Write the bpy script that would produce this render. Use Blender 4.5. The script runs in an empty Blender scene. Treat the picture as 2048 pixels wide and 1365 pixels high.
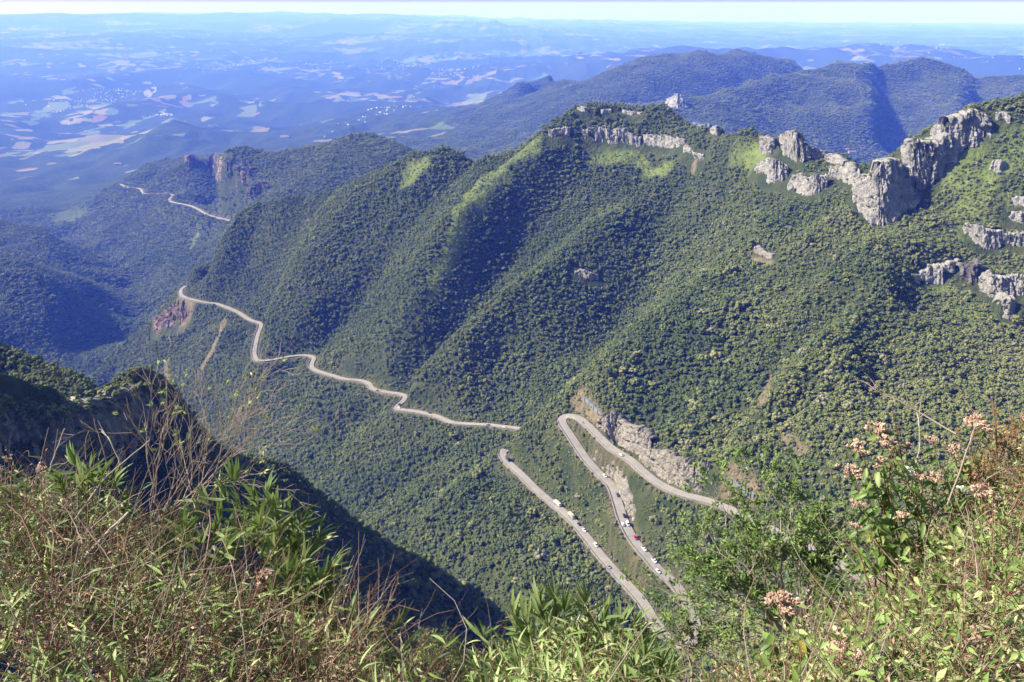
import bpy, bmesh, math, random
import numpy as np
from mathutils import Vector, Matrix

# ------------------------------------------------------------------ camera, sky, sun, exposure
S = bpy.context.scene
COL = S.collection
CAMZ = 1420.0
FPX = 1607.0                      # focal length in pixels of a 2048-wide frame
PITCH = math.radians(22.8)
cam_d = bpy.data.cameras.new('camera')
cam_d.sensor_width = 36.0
cam_d.lens = FPX / 2048.0 * 36.0
cam_d.clip_start = 0.1
cam_d.clip_end = 200000.0
cam = bpy.data.objects.new('camera', cam_d)
COL.objects.link(cam)
cam.location = (0, 0, CAMZ)
cam.rotation_euler = (math.pi / 2 - PITCH, 0, 0)
S.camera = cam

SUN_EL = math.radians(39.0)
SUN_AZ = math.radians(-88.0)      # measured from +Y towards +X: the sun stands to the left
world = bpy.data.worlds.new('World')
S.world = world
world.use_nodes = True
wn = world.node_tree.nodes
wl = world.node_tree.links
sky = wn.new('ShaderNodeTexSky')
sky.sky_type = 'NISHITA'
sky.sun_disc = False
sky.sun_elevation = SUN_EL
sky.sun_rotation = SUN_AZ
sky.altitude = 1000.0
sky.air_density = 1.0
sky.dust_density = 2.0
sky.ozone_density = 1.0
wn['Background'].inputs['Strength'].default_value = 0.085
wl.new(sky.outputs['Color'], wn['Background'].inputs['Color'])

sun_d = bpy.data.lights.new('sun', 'SUN')
sun_d.energy = 5.0
sun_d.angle = math.radians(0.53)
sun_d.color = (1.0, 0.95, 0.87)
sun = bpy.data.objects.new('sun', sun_d)
COL.objects.link(sun)
SUN_DIR = Vector((math.sin(SUN_AZ) * math.cos(SUN_EL), math.cos(SUN_AZ) * math.cos(SUN_EL), math.sin(SUN_EL)))
sun.rotation_euler = (-SUN_DIR).to_track_quat('-Z', 'Y').to_euler()
sun.location = (-300, 0, CAMZ + 300)

S.view_settings.view_transform = 'Standard'
S.view_settings.look = 'None'
S.view_settings.exposure = 1.05
S.view_settings.gamma = 1.0
S.view_settings.use_curve_mapping = False
S.cycles.max_bounces = 5
S.cycles.diffuse_bounces = 2
S.cycles.glossy_bounces = 2
S.cycles.transmission_bounces = 3
S.cycles.transparent_max_bounces = 4
S.cycles.volume_bounces = 1
S.cycles.use_denoising = True

HAZE_COL = (.075, .165, 1.0, 1.0)
HAZE_DENS = 0.000128

RNG = np.random.default_rng(7)
random.seed(7)

# ------------------------------------------------------------------ helpers
CP, SP = math.cos(PITCH), math.sin(PITCH)

def ray(u, v):
    s = (np.asarray(u, float) - 1024.0) / FPX
    t = -(np.asarray(v, float) - 682.5) / FPX
    return s, CP + t * SP, -SP + t * CP

def at(u, v, D):
    """point seen at photo position (u, v) that lies D metres ahead of the camera (along +Y)"""
    x, y, z = ray(u, v)
    k = D / y
    return (x * k, D, CAMZ + z * k)

def at_drop(u, v, drop):
    x, y, z = ray(u, v)
    k = drop / -z
    return (x * k, y * k, CAMZ - drop)

def proj(p):
    p = np.asarray(p, float).reshape(-1, 3)
    d = p - np.array([0, 0, CAMZ])
    f = d[:, 1] * CP - d[:, 2] * SP
    up = d[:, 1] * SP + d[:, 2] * CP
    return 1024 + FPX * d[:, 0] / f, 682.5 - FPX * up / f, f

def _h(ix, iy, iz, seed):
    n = (ix.astype(np.int64) * 374761393 + iy.astype(np.int64) * 668265263 + iz.astype(np.int64) * 2147483647 + seed * 1274126177) & 0xFFFFFFFF
    n = ((n ^ (n >> 13)) * 1103515245 + 12345) & 0xFFFFFFFF
    n = ((n ^ (n >> 15)) * 2246822519) & 0xFFFFFFFF
    return ((n ^ (n >> 16)) & 0xFFFFFF) / float(0xFFFFFF)

def noise3(x, y, z, seed=0):
    """smooth value noise in -1..1"""
    x, y, z = np.broadcast_arrays(np.asarray(x, float), np.asarray(y, float), np.asarray(z, float))
    ix, iy, iz = np.floor(x).astype(np.int64), np.floor(y).astype(np.int64), np.floor(z).astype(np.int64)
    fx, fy, fz = x - ix, y - iy, z - iz
    fx, fy, fz = fx * fx * (3 - 2 * fx), fy * fy * (3 - 2 * fy), fz * fz * (3 - 2 * fz)
    r = 0
    for a in (0, 1):
        for b in (0, 1):
            for c in (0, 1):
                w = (fx if a else 1 - fx) * (fy if b else 1 - fy) * (fz if c else 1 - fz)
                r = r + w * _h(ix + a, iy + b, iz + c, seed)
    return r * 2 - 1

def noise2(x, y, seed=0):
    x, y = np.broadcast_arrays(np.asarray(x, float), np.asarray(y, float))
    ix, iy = np.floor(x).astype(np.int64), np.floor(y).astype(np.int64)
    fx, fy = x - ix, y - iy
    fx, fy = fx * fx * (3 - 2 * fx), fy * fy * (3 - 2 * fy)
    z = np.zeros_like(ix)
    r = (1 - fx) * ((1 - fy) * _h(ix, iy, z, seed) + fy * _h(ix, iy + 1, z, seed)) + \
        fx * ((1 - fy) * _h(ix + 1, iy, z, seed) + fy * _h(ix + 1, iy + 1, z, seed))
    return r * 2 - 1

def fbm2(x, y, oct=4, seed=0):
    r, a, t = 0, 1.0, 0
    for o in range(oct):
        r = r + a * noise2(x, y, seed + o * 17)
        t += a
        a *= 0.5
        x, y = x * 2.03 + 11.3, y * 2.03 - 7.1
    return r / t

def new_mat(name):
    m = bpy.data.materials.new(name)
    m.use_nodes = True
    nt = m.node_tree
    b = nt.nodes['Principled BSDF']
    return m, nt, b

def mesh_obj(name, verts, faces, mat=None, parent=None, smooth=False, link=True):
    me = bpy.data.meshes.new(name)
    me.from_pydata([tuple(map(float, v)) for v in verts], [], [tuple(map(int, f)) for f in faces])
    if smooth:
        me.polygons.foreach_set('use_smooth', [True] * len(me.polygons))
    me.update()
    o = bpy.data.objects.new(name, me)
    if link:
        COL.objects.link(o)
    for m in (mat if isinstance(mat, (list, tuple)) else [mat]):
        if m:
            me.materials.append(m)
    if parent:
        o.parent = parent
    return o

def fast_mesh(name, V, F):
    """mesh from numpy arrays; F is (n, k) with one k"""
    V = np.asarray(V, np.float32)
    F = np.asarray(F, np.int32)
    me = bpy.data.meshes.new(name)
    k = F.shape[1]
    me.vertices.add(len(V)); me.vertices.foreach_set('co', V.ravel())
    me.loops.add(F.size); me.loops.foreach_set('vertex_index', F.ravel())
    me.polygons.add(len(F))
    me.polygons.foreach_set('loop_start', np.arange(0, F.size, k, dtype=np.int32))
    me.polygons.foreach_set('loop_total', np.full(len(F), k, np.int32))
    me.update(calc_edges=True)
    return me

def tag(o, label=None, cat=None, group=None, kind=None):
    if label: o['label'] = label
    if cat: o['category'] = cat
    if group: o['group'] = group
    if kind: o['kind'] = kind
    return o

def empty(name, loc, rz=0.0):
    o = bpy.data.objects.new(name, None)
    COL.objects.link(o)
    o.location = loc
    o.rotation_euler = (0, 0, rz)
    o.empty_display_size = 0.2
    return o
# ------------------------------------------------------------------ roads: photo positions with the drop below the camera
def keyed(seq):
    """fill in missing drops along a road by its length in the picture, return 3-D points"""
    uv = np.array([(a[0], a[1]) for a in seq], float)
    s = np.concatenate([[0], np.cumsum(np.hypot(*np.diff(uv, axis=0).T))])
    ks = [i for i, a in enumerate(seq) if len(a) > 2]
    d = np.interp(s, s[ks], [seq[i][2] for i in ks])
    return np.array([at_drop(u, v, q) for (u, v), q in zip(uv, d)])

ROAD_NEAR = keyed([
    (1900, 1205, 268), (1760, 1165, 276), (1700, 1140, 281), (1620, 1098), (1550, 1062), (1481, 1028, 297), (1444, 1012), (1412, 1000), (1383, 994), (1354, 985),
    (1328, 973), (1304, 958, 307), (1283, 940), (1265, 923), (1244, 909), (1225, 898), (1207, 882), (1191, 866), (1178, 853), (1167, 843, 318),
    (1154, 834, 319.5), (1138, 830, 320.5), (1127, 833, 321.5), (1122, 841, 322.5), (1127, 852, 323.5), (1138, 867), (1151, 887), (1167, 911), (1186, 934), (1207, 956),
    (1223, 971, 330), (1230, 990), (1237, 1011), (1244, 1035), (1252, 1053), (1265, 1077), (1281, 1098), (1302, 1122), (1320, 1143, 336),
    (1344, 1162), (1362, 1184), (1377, 1210, 339), (1388, 1240), (1392, 1266, 342), (1382, 1287, 343.5), (1360, 1293, 345), (1338, 1281, 346.5), (1319, 1259), (1304, 1237), (1292, 1214),
    (1277, 1194, 350), (1259, 1174), (1240, 1154), (1219, 1131), (1205, 1115), (1191, 1098), (1175, 1077, 356), (1159, 1057), (1138, 1035), (1117, 1016),
    (1096, 1000), (1075, 982), (1054, 961), (1033, 940, 366), (1014, 924), (1005, 911), (1004, 904, 371), (1012, 899, 372.5)])
ROAD_MID = keyed([
    (1050, 863, 381), (1047, 858.5, 384), (1008, 854), (977, 850), (926, 848), (902, 846), (885, 837), (865, 830), (830, 823), (800, 820), (790, 815, 411),
    (796, 809, 412), (806, 800, 414), (808, 791, 418), (776, 785), (748, 780), (741, 773), (737, 766), (721, 761), (690, 759), (670, 753), (639, 744), (625, 737),
    (622, 728, 436), (627, 716, 440), (612, 710.5), (581, 713), (547, 720), (519, 723), (511, 717, 451), (508, 703), (511, 686), (515, 669), (520, 656, 461), (520, 647, 463),
    (502, 641), (492, 635), (475, 624), (451, 614), (434, 608), (410, 605), (383, 599), (364, 592), (361, 580, 472), (372, 571, 476)])
ROAD_FAR = keyed([
    (468, 446, 566), (460, 441), (440, 437), (415, 430), (395, 418), (375, 410), (345, 405), (338, 399), (346, 390, 605), (320, 388),
    (300, 389), (285, 387), (281, 378), (255, 375, 650), (240, 368, 660)])

def resample(P, step):
    """smooth a polyline (Catmull-Rom) and resample it evenly"""
    Q = np.vstack([2 * P[0] - P[1], P, 2 * P[-1] - P[-2]])
    out = []
    for i in range(1, len(Q) - 2):
        p0, p1, p2, p3 = Q[i - 1:i + 3]
        n = max(4, int(np.linalg.norm(p2 - p1) / step * 2))
        t = np.linspace(0, 1, n, endpoint=False)[:, None]
        out.append(0.5 * (2 * p1 + (p2 - p0) * t + (2 * p0 - 5 * p1 + 4 * p2 - p3) * t ** 2 + (3 * p1 - p0 - 3 * p2 + p3) * t ** 3))
    out = np.vstack(out + [P[-1:]])
    s = np.concatenate([[0], np.cumsum(np.linalg.norm(np.diff(out, axis=0), axis=1))])
    q = np.arange(0, s[-1], step)
    r = np.stack([np.interp(q, s, out[:, k]) for k in range(3)], 1)
    for _ in range(3):
        r[1:-1] = 0.25 * r[:-2] + 0.5 * r[1:-1] + 0.25 * r[2:]
    return r

RN, RM, RF = resample(ROAD_NEAR, 3.0), resample(ROAD_MID, 4.0), resample(ROAD_FAR, 10.0)
for R_ in (RN, RM, RF):              # even out the gradient along the road
    z = R_[:, 2].copy()
    k = np.ones(15) / 15
    R_[7:-7, 2] = np.convolve(z, k, 'same')[7:-7]

# ------------------------------------------------------------------ terrain: known points of ridges, gullies and slopes
CT = []
def c(u, v, D): CT.append(at(u, v, D))
def cs(seq):
    for a in seq: c(*a)
def line(seq, n=3):
    """points along a ridge or gully with in-between points"""
    P = np.array([at(*a) for a in seq])
    for a, b in zip(P[:-1], P[1:]):
        for t in np.linspace(0, 1, n, endpoint=False): CT.append(tuple(a + (b - a) * t))
    CT.append(tuple(P[-1]))
def behind(seq, dD, dz):
    for a in seq:
        p = np.array(at(*a)); d = np.array([p[0], p[1]]); d /= np.linalg.norm(d)
        CT.append((p[0] + d[0] * dD, p[1] + d[1] * dD, p[2] - dz))

SKY1 = [(400, 530, 1370), (470, 430, 1380), (540, 402, 1360), (610, 399, 1320), (700, 364, 1270), (800, 328, 1220), (870, 308, 1170), (960, 321, 1120), (1010, 312, 1105)]
SKY2 = [(1050, 283, 1100), (1090, 248, 1110), (1150, 218, 1130), (1200, 212, 1140), (1250, 213, 1140), (1330, 214, 1120), (1380, 240, 1070), (1400, 250, 1050), (1440, 262, 1000), (1500, 260, 950), (1545, 275, 900),
        (1600, 292, 870), (1660, 327, 830), (1700, 342, 800), (1740, 338, 790), (1800, 298, 785), (1830, 275, 780), (1900, 238, 772), (1945, 213, 765), (2048, 201, 750), (2200, 195, 730), (2500, 190, 700)]
line(SKY1, 2); line(SKY2, 2)
behind(SKY1, 110, 85); behind(SKY1, 260, 190)
behind(SKY2, 90, 85); behind(SKY2, 260, 260); behind(SKY2, 600, 430)
# spurs and gullies of the main face
line([(1040, 295, 1085), (950, 380, 1034), (915, 440, 998), (890, 520, 956), (830, 600, 915), (770, 670, 898)])
line([(940, 345, 1128), (860, 400, 1118), (790, 480, 1098), (740, 560, 1068), (680, 640, 1036), (640, 695, 1006)])
line([(700, 368, 1265), (640, 430, 1205), (580, 520, 1145), (548, 600, 1105), (520, 655, 1090)])
line([(525, 640, 1195), (520, 560, 1280), (500, 500, 1340)])
line([(440, 500, 1385), (410, 560, 1365)], 2)
line([(1120, 400, 1040), (1040, 500, 999), (985, 580, 956), (925, 650, 914), (870, 710, 881), (838, 760, 856)])
line([(1240, 450, 938), (1150, 520, 884), (1090, 545, 860), (1008, 600, 834), (919, 686, 801), (844, 748, 789), (808, 786, 790)])
line([(1190, 720, 768), (1240, 650, 822), (1290, 560, 882), (1330, 470, 934), (1360, 390, 974)])
line([(1110, 800, 706), (1150, 765, 722)], 2)
line([(1600, 400, 800), (1500, 500, 742), (1400, 580, 697), (1309, 631, 671), (1244, 700, 640), (1193, 758, 618), (1165, 802, 608)])
line([(1095, 842, 606), (1050, 868, 613), (1014, 890, 622)], 2)
cs([(1100, 300, 1085), (1200, 320, 1075), (1300, 340, 1040), (1150, 270, 1105), (1300, 280, 1080), (1400, 330, 985), (1450, 400, 900), (1530, 350, 860), (1000, 720, 800), (1060, 650, 815), (1100, 760, 740), (960, 790, 765), (1060, 820, 715)])
cs([(620, 620, 1040), (760, 620, 985), (900, 400, 1060)])
# slopes below the roads
line([(1000, 915, 618), (960, 950, 600), (900, 1000, 580), (850, 1050, 572)], 2)
cs([(1100, 1090, 478), (1000, 1020, 540), (1000, 1100, 495), (900, 1090, 532), (1050, 1200, 437), (1000, 1200, 452), (1150, 1200, 412), (950, 1060, 535), (1200, 1250, 385), (1120, 1260, 398)])
cs([(500, 800, 955), (650, 850, 835), (800, 900, 738), (400, 700, 1170), (600, 780, 930), (700, 820, 840), (850, 870, 745), (950, 890, 690), (330, 660, 1300), (450, 660, 1150), (720, 900, 770), (850, 950, 680)])
line([(361, 590, 1325), (290, 662, 1360), (225, 714, 1390), (190, 752, 1400)])
behind([(361, 590, 1325), (290, 662, 1360), (225, 714, 1390)], 130, 110)
cs([(1230, 930, 548), (1260, 980, 505), (1310, 1040, 455), (1380, 1100, 415), (1080, 900, 590), (1150, 980, 540), (1220, 1060, 480), (1300, 1180, 405)])
# right-hand slope
cs([(1700, 900, 434), (1700, 700, 522), (1700, 560, 605), (1700, 480, 672), (1850, 900, 425), (1850, 700, 516), (1850, 500, 640), (1850, 420, 706),
    (2048, 900, 408), (2048, 800, 458), (2048, 700, 522), (2048, 600, 585), (2048, 500, 640), (2048, 400, 682), (2048, 300, 718), (2300, 600, 560), (2300, 900, 380), (2300, 350, 660),
    (1500, 900, 486), (1500, 800, 544), (1500, 700, 602), (1500, 600, 676), (1400, 760, 592), (1400, 860, 530), (1300, 780, 605), (1600, 1000, 425), (1600, 820, 500), (1600, 620, 610), (1950, 1000, 345), (2048, 1100, 310), (1800, 1060, 365), (1260, 820, 582), (1330, 890, 520)])
line([(1780, 540, 598), (1660, 640, 552), (1580, 740, 520), (1510, 830, 497), (1450, 930, 458)], 2)
line([(1690, 610, 600), (1610, 700, 570), (1530, 790, 548), (1470, 870, 512), (1425, 945, 474)], 2)
line([(1860, 560, 622), (1760, 700, 545), (1740, 800, 490)], 2)
line([(1800, 640, 556), (1700, 760, 496), (1620, 880, 458), (1560, 980, 432)], 2)
# valley floor
line([(1060, 1310, 396), (1040, 1285, 405), (960, 1230, 450), (880, 1165, 508), (800, 1105, 566), (700, 1035, 662), (600, 955, 800), (450, 860, 1000), (300, 795, 1200), (200, 756, 1455)])
line([(240, 690, 1700), (285, 610, 2050), (235, 560, 2320), (160, 515, 2620), (95, 455, 3120)], 2)
# left spurs beyond the valley
line([(-260, 440, 2000), (-120, 470, 1930), (0, 505, 1860), (70, 545, 1770), (105, 600, 1700), (95, 660, 1620), (40, 715, 1540)], 2)
cs([(190, 722, 1560), (150, 700, 1640), (215, 690, 1640)])
cs([(-150, 640, 1560), (235, 640, 1800), (180, 560, 1960)])
line([(-200, 400, 2700), (-60, 430, 2560), (60, 458, 2430), (150, 503, 2320), (215, 548, 2230)], 2)
line([(-100, 480, 2250), (60, 515, 2120), (150, 555, 2050)], 2)
# massif of the viewpoint on the left
line([(-260, 650, 470), (-100, 680, 450), (0, 716, 432), (60, 728, 424), (110, 742, 414), (185, 772, 400), (225, 800, 392)], 2)
behind([(-100, 680, 450), (0, 716, 432), (110, 742, 414), (185, 772, 400), (225, 800, 392)], 90, 130)
cs([(0, 770, 385), (80, 800, 372), (150, 830, 362)])
line([(-260, 700, 215), (-100, 735, 236), (0, 774, 252), (50, 792, 258), (102, 799, 264), (150, 803, 272), (171, 792, 277), (205, 779, 285), (239, 765, 292), (273, 757, 299), (300, 760, 304), (325, 780, 308), (340, 803, 309)], 2)
behind([(0, 774, 252), (50, 792, 258), (150, 803, 272), (239, 765, 292), (300, 760, 304)], 30, 45)
for y in (215, 250, 285):
    k = (y - 250) * 0.55
    for x, dr in ((-172 + k, 215), (-128 + k, 250), (-70, 300), (-30, 335)): CT.append((x, y, CAMZ - dr))
cs([(380, 950, 306)])
line([(430, 908, 326), (550, 911, 338), (600, 948, 344), (660, 1003, 350), (770, 1083, 355), (830, 1115, 358), (950, 1193, 362), (1040, 1266, 366), (1070, 1300, 366)], 2)
behind([(430, 908, 326), (550, 911, 338), (660, 1003, 350), (770, 1083, 355), (950, 1193, 362)], 55, 75)
for x, y, dr in [(0, 200, 300), (0, 120, 190), (0, 60, 95), (0, 25, 42), (0, 8, 16), (0, -15, 5), (0, -80, 4), (40, 250, 330), (20, 310, 350),
                 (-60, 130, 210), (-60, 70, 120), (-60, 30, 40), (-60, -30, 6), (-120, 140, 220), (-120, 70, 110), (-160, 180, 215), (-200, 100, 60), (-260, 170, 70), (-220, 40, 20), (-300, 0, 5), (-300, 200, 70), (-420, 300, 90), (-500, 100, 10),
                 (60, 60, 85), (70, 140, 190), (120, 60, 75), (200, 60, 60), (140, 200, 225), (230, 200, 175),
                 (330, 230, 150), (60, -40, 4), (200, -40, 4), (400, 60, 40), (560, 300, 120), (700, 100, 10), (-300, -300, 5), (300, -300, 5), (90, 270, 300), (140, 300, 290), (700, 500, 60), (900, 600, 40), (70, 320, 335)]:
    CT.append((x, y, CAMZ - dr))
# knoll with the red cliff, middle left
line([(830, 304, 2080), (800, 288, 2130), (750, 258, 2200), (700, 266, 2230), (640, 285, 2260), (590, 300, 2280), (540, 312, 2300), (480, 311, 2320), (430, 306, 2330)], 2)
behind([(830, 304, 2080), (750, 258, 2200), (640, 285, 2260), (540, 312, 2300), (440, 308, 2330)], 320, 300)
cs([(700, 330, 1990), (620, 360, 1970), (560, 390, 1950), (780, 320, 1930), (600, 330, 2120), (530, 400, 2060), (500, 420, 2120)])
cs([(415, 395, 2285), (450, 385, 2250), (490, 405, 2190), (380, 365, 2800), (390, 318, 2900), (360, 335, 2950), (330, 350, 3050), (300, 330, 3350)])
cs([(440, 470, 2250), (400, 480, 2280), (350, 520, 2120), (320, 470, 2420), (280, 520, 2300), (250, 440, 2850), (370, 440, 2480), (200, 400, 3500)])
cs([(100, 400, 3700), (0, 400, 3900), (-200, 380, 3900), (180, 360, 4300), (300, 350, 3900), (60, 340, 5000), (-200, 320, 5200)])
cs([(400, 260, 6000), (345, 243, 6100), (300, 262, 6000), (255, 300, 5400), (310, 312, 5000), (370, 310, 5000), (420, 290, 5600), (335, 275, 5300), (296, 274, 5350), (450, 270, 6600), (230, 290, 5900), (560, 240, 7600), (650, 230, 7400)])
# mountains in the right background
B1 = [(1375, 205, 3300), (1450, 174, 3550), (1539, 150, 3800), (1567, 147, 3850), (1597, 152, 3900), (1632, 137, 4000), (1673, 121, 4100), (1734, 131, 4050), (1748, 123, 4100), (1792, 118, 4150), (1837, 116, 4150),
      (1881, 131, 4150), (1925, 142, 4150), (1943, 157, 4100), (1997, 159, 4100), (2048, 149, 4000), (2200, 130, 3900)]
line(B1, 2); behind(B1, 450, 330)
line([(1734, 133, 4030), (1742, 170, 3750), (1745, 210, 3520), (1742, 260, 3330), (1720, 320, 3150)], 3)
line([(1925, 143, 4130), (1930, 185, 3800), (1918, 230, 3550), (1900, 280, 3350)], 3)
line([(1762, 150, 4140), (1766, 172, 3960), (1772, 212, 3760), (1774, 262, 3560), (1760, 315, 3330)], 3)
line([(1840, 160, 4050), (1850, 210, 3760), (1855, 270, 3480)], 2)
line([(1948, 160, 4170), (1956, 187, 4020), (1948, 232, 3760), (1935, 280, 3540)], 3)
line([(1990, 175, 4000), (2000, 230, 3700)], 2)
line([(1539, 152, 3780), (1500, 200, 3450), (1470, 250, 3150)], 2)
line([(1600, 160, 3880), (1560, 220, 3500), (1560, 270, 3200)], 2)
line([(1673, 123, 4080), (1640, 190, 3650), (1630, 260, 3300), (1640, 310, 3100)], 2)
cs([(1700, 230, 3560), (1600, 220, 3560), (1420, 260, 3000), (1700, 340, 2950), (1850, 330, 3100), (1600, 330, 2900), (1850, 160, 4000), (1870, 230, 3650)])
B2 = [(1100, 170, 4900), (1160, 165, 4700), (1200, 150, 4800), (1250, 135, 4900), (1290, 125, 5000), (1340, 115, 5100), (1400, 122, 5100), (1460, 115, 5200), (1490, 107, 5200), (1520, 118, 5150), (1580, 122, 5100), (1600, 138, 5000)]
line(B2, 2); behind(B2, 600, 480)
cs([(1160, 200, 4200), (1250, 190, 4200), (1350, 170, 4400), (1450, 155, 4500), (1520, 140, 4700), (1300, 215, 3700), (1200, 230, 3700), (1100, 215, 4300), (1000, 225, 4700), (1060, 250, 4000), (960, 250, 4400), (900, 250, 4700),
    (840, 275, 4400), (980, 285, 3700), (900, 300, 3500), (1020, 270, 3800), (860, 240, 5400), (1100, 157, 5600), (1060, 168, 5500), (1130, 175, 5400), (1000, 195, 5600), (940, 210, 5600)])
# lowland and the far hills
for x in (-60000, -30000, -14000, -7000, -3500, 0, 3500, 7000, 14000, 30000, 60000):
    for y, dr in ((8200, 1020), (11000, 1060), (17000, 1080), (28000, 1090), (45000, 1090), (75000, 1090)):
        CT.append((x * (1 if y < 20000 else 1.3), y, CAMZ - dr))
for x in (-9000, -5000, -2800): CT.append((x, 6300, CAMZ - 1000))
for x in (-60000, -15000, -3000, 0, 3000, 15000, 60000): CT.append((x, -6000, CAMZ - 10)); CT.append((x, -50000, CAMZ - 50))
for x, y, dr in [(-9000, 0, 100), (-60000, 2000, 400), (9000, 0, 100), (60000, 2000, 600), (-6000, 3500, 700), (7000, 3800, 500), (-4000, 1500, 250), (4000, 1500, 100), (2500, 2500, 450), (2500, 900, 60), (-1800, 900, 120), (-1500, 400, 20), (-1200, 1500, 560)]:
    CT.append((x, y, CAMZ - dr))
cs([(1420, 98, 12500), (1480, 96, 13000), (1560, 100, 12800), (1650, 102, 12500), (1720, 105, 12500), (1800, 95, 13500), (1822, 92, 13500), (1880, 106, 12800), (1950, 115, 11500), (2048, 118, 11000), (1300, 118, 11000)])
for Rr, st in ((RN, 7), (RM, 8), (RF, 4)):
    for p in Rr[::st]: CT.append(tuple(p))

CT = np.array(CT)
def rbf_fit(P):
    X = P[:, :2] / 1000.0
    n = len(X)
    r = np.sqrt(((X[:, None] - X[None]) ** 2).sum(-1) + 0.007 ** 2)
    A = np.zeros((n + 3, n + 3))
    A[:n, :n] = -r + np.eye(n) * 0.002
    A[:n, n] = 1; A[:n, n + 1:n + 3] = X
    A[n, :n] = 1; A[n + 1:n + 3, :n] = X.T
    w = np.linalg.lstsq(A, np.concatenate([P[:, 2], [0, 0, 0]]), rcond=None)[0]
    return X, w
RX, RW = rbf_fit(CT)
def rbf(x, y):
    q = np.stack([x.ravel(), y.ravel()], 1) / 1000.0
    out = np.empty(len(q))
    n = len(RX)
    w32, X32 = RW[:n].astype(np.float32), RX.astype(np.float32)
    for a in range(0, len(q), 20000):
        b = q[a:a + 20000]
        b32 = b.astype(np.float32)
        r = np.sqrt((b32[:, 0:1] - X32[None, :, 0]) ** 2 + (b32[:, 1:2] - X32[None, :, 1]) ** 2 + np.float32(0.007 ** 2))
        out[a:a + 20000] = -(r @ w32) + RW[n] + b @ RW[n + 1:n + 3]
    return out.reshape(x.shape)

def axis(lo, hi, step, cap_at_lo, cap_at_hi, lim_lo, lim_hi, cap=30.0):
    def side(start, cap_at, lim):
        out, st, q = [], step, start
        while q < lim:
            if q < cap_at: st = min(st * 1.016, cap)
            else: st = st * 1.055
            q += st
            out.append(q)
        return out
    a = [-q for q in side(-lo, -cap_at_lo, -lim_lo)][::-1]
    b = side(hi, cap_at_hi, lim_hi)
    return np.array(a + list(np.arange(lo, hi + 0.01, step)) + b)
GX = axis(-600, 700, 5.0, -2600, 3600, -75000, 75000)
GY = axis(-20, 1460, 5.0, -200, 6000, -1500, 72000, cap=34.0)
def refine(a, lo, hi):
    m = (a[:-1] + a[1:]) / 2; return np.sort(np.concatenate([a, m[(m > lo) & (m < hi)]]))
GX, GY = refine(GX, -30, 335), refine(GY, 335, 720)      # finer where the hairpins lie
XX, YY = np.meshgrid(GX, GY)
ZZ = rbf(XX, YY)
DD = np.hypot(XX, YY)
# relief of its own: small on the near slopes, gullied on the far mountains, low hills on the plain
near = np.clip(DD / 1200.0, 0.15, 1.0)
ZZ += near * (4.0 * fbm2(XX / 46, YY / 46, 3, 3) + 9.0 * fbm2(XX / 130, YY / 130, 2, 9)) * np.clip((DD - 60) / 250, 0, 1)
# secondary spurs of the big face run down to the left, towards the road
qq = -.535 * XX + .845 * YY + 22 * fbm2(XX / 150, YY / 150, 2, 15)
rr_ = -.845 * XX - .535 * YY
spur = np.abs(((qq / 74.0) % 1.0) * 2 - 1) ** 1.15
amp_ = np.clip((YY - 430) / 120, 0, 1) * np.clip((1420 - YY) / 120, 0, 1) * np.clip((CAMZ - ZZ - 95) / 60, 0, 1) * np.clip((540 - (CAMZ - ZZ)) / 80, 0, 1)
ZZ += amp_ * (12.0 - 1.0 * np.clip((XX - 150) / 100, 0, 1)) * (spur - .45) * (.6 + .4 * noise2(rr_ / 150, qq / 74, 44))
mid = np.clip((DD - 1500) / 1200, 0, 1) * np.clip((9500 - DD) / 3000, 0, 1)
rid = 1 - 2 * np.abs(fbm2(XX / 330 + 0.3 * YY / 900, YY / 620, 3, 21))
ZZ += mid * (26 * (rid - 0.45) + 12 * fbm2(XX / 160, YY / 160, 2, 33))
far = np.clip((DD - 5200) / 3500, 0, 1)
rdg = 1 - 2 * np.abs(fbm2(XX / 1700, YY / 1300, 4, 51))
rd2 = 1 - 2 * np.abs(fbm2(XX / 620, YY / 560, 3, 53))
ZZ += far * (135 * rdg + 45 * rd2 + 45 * fbm2(XX / 800, YY / 800, 3, 57) - 75)
fl = np.clip((DD - 17000) / 14000, 0, 1) * np.clip(1.15 - (XX / np.maximum(YY, 1) + 0.1) * 3.2, 0, 1)
ZZ += fl * (260 + 330 * fbm2(XX / 7000, YY / 4500, 4, 71)) * np.where(YY > 0, 1, 0)
fh = np.clip((DD - 36000) / 9000, 0, 1) * np.clip(-(XX / np.maximum(YY, 1) + 0.02) * 4, 0, 1)
ZZ += fh * 330 * np.where(YY > 0, 1, 0)
ZZ -= DD ** 2 / (2 * 7.4e6)
# the shaded knob on the left is rounded
iy_ = np.where((GY > 225) & (GY < 345))[0]; ix_ = np.where((GX > -280) & (GX < -100))[0]
blk = ZZ[np.ix_(iy_, ix_)]
for _ in range(5):
    q_ = np.pad(blk, 1, 'edge'); sm = (q_[:-2, 1:-1] + q_[2:, 1:-1] + q_[1:-1, :-2] + q_[1:-1, 2:] + 2 * blk) / 6
    blk[1:-1, 1:-1] = sm[1:-1, 1:-1]
ZZ[np.ix_(iy_, ix_)] = blk
kx, ky, kz = at(266, 752, 300)
kr2 = ((XX - kx) / 15.0) ** 2 + ((YY - ky - 6) / 17.0) ** 2
ZZ = np.where(kr2 < 9, np.maximum(ZZ, ZZ + (kz - ZZ) * np.exp(-kr2 * .8)), ZZ)
ZZ = np.minimum(ZZ, CAMZ + 30.0)
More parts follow.
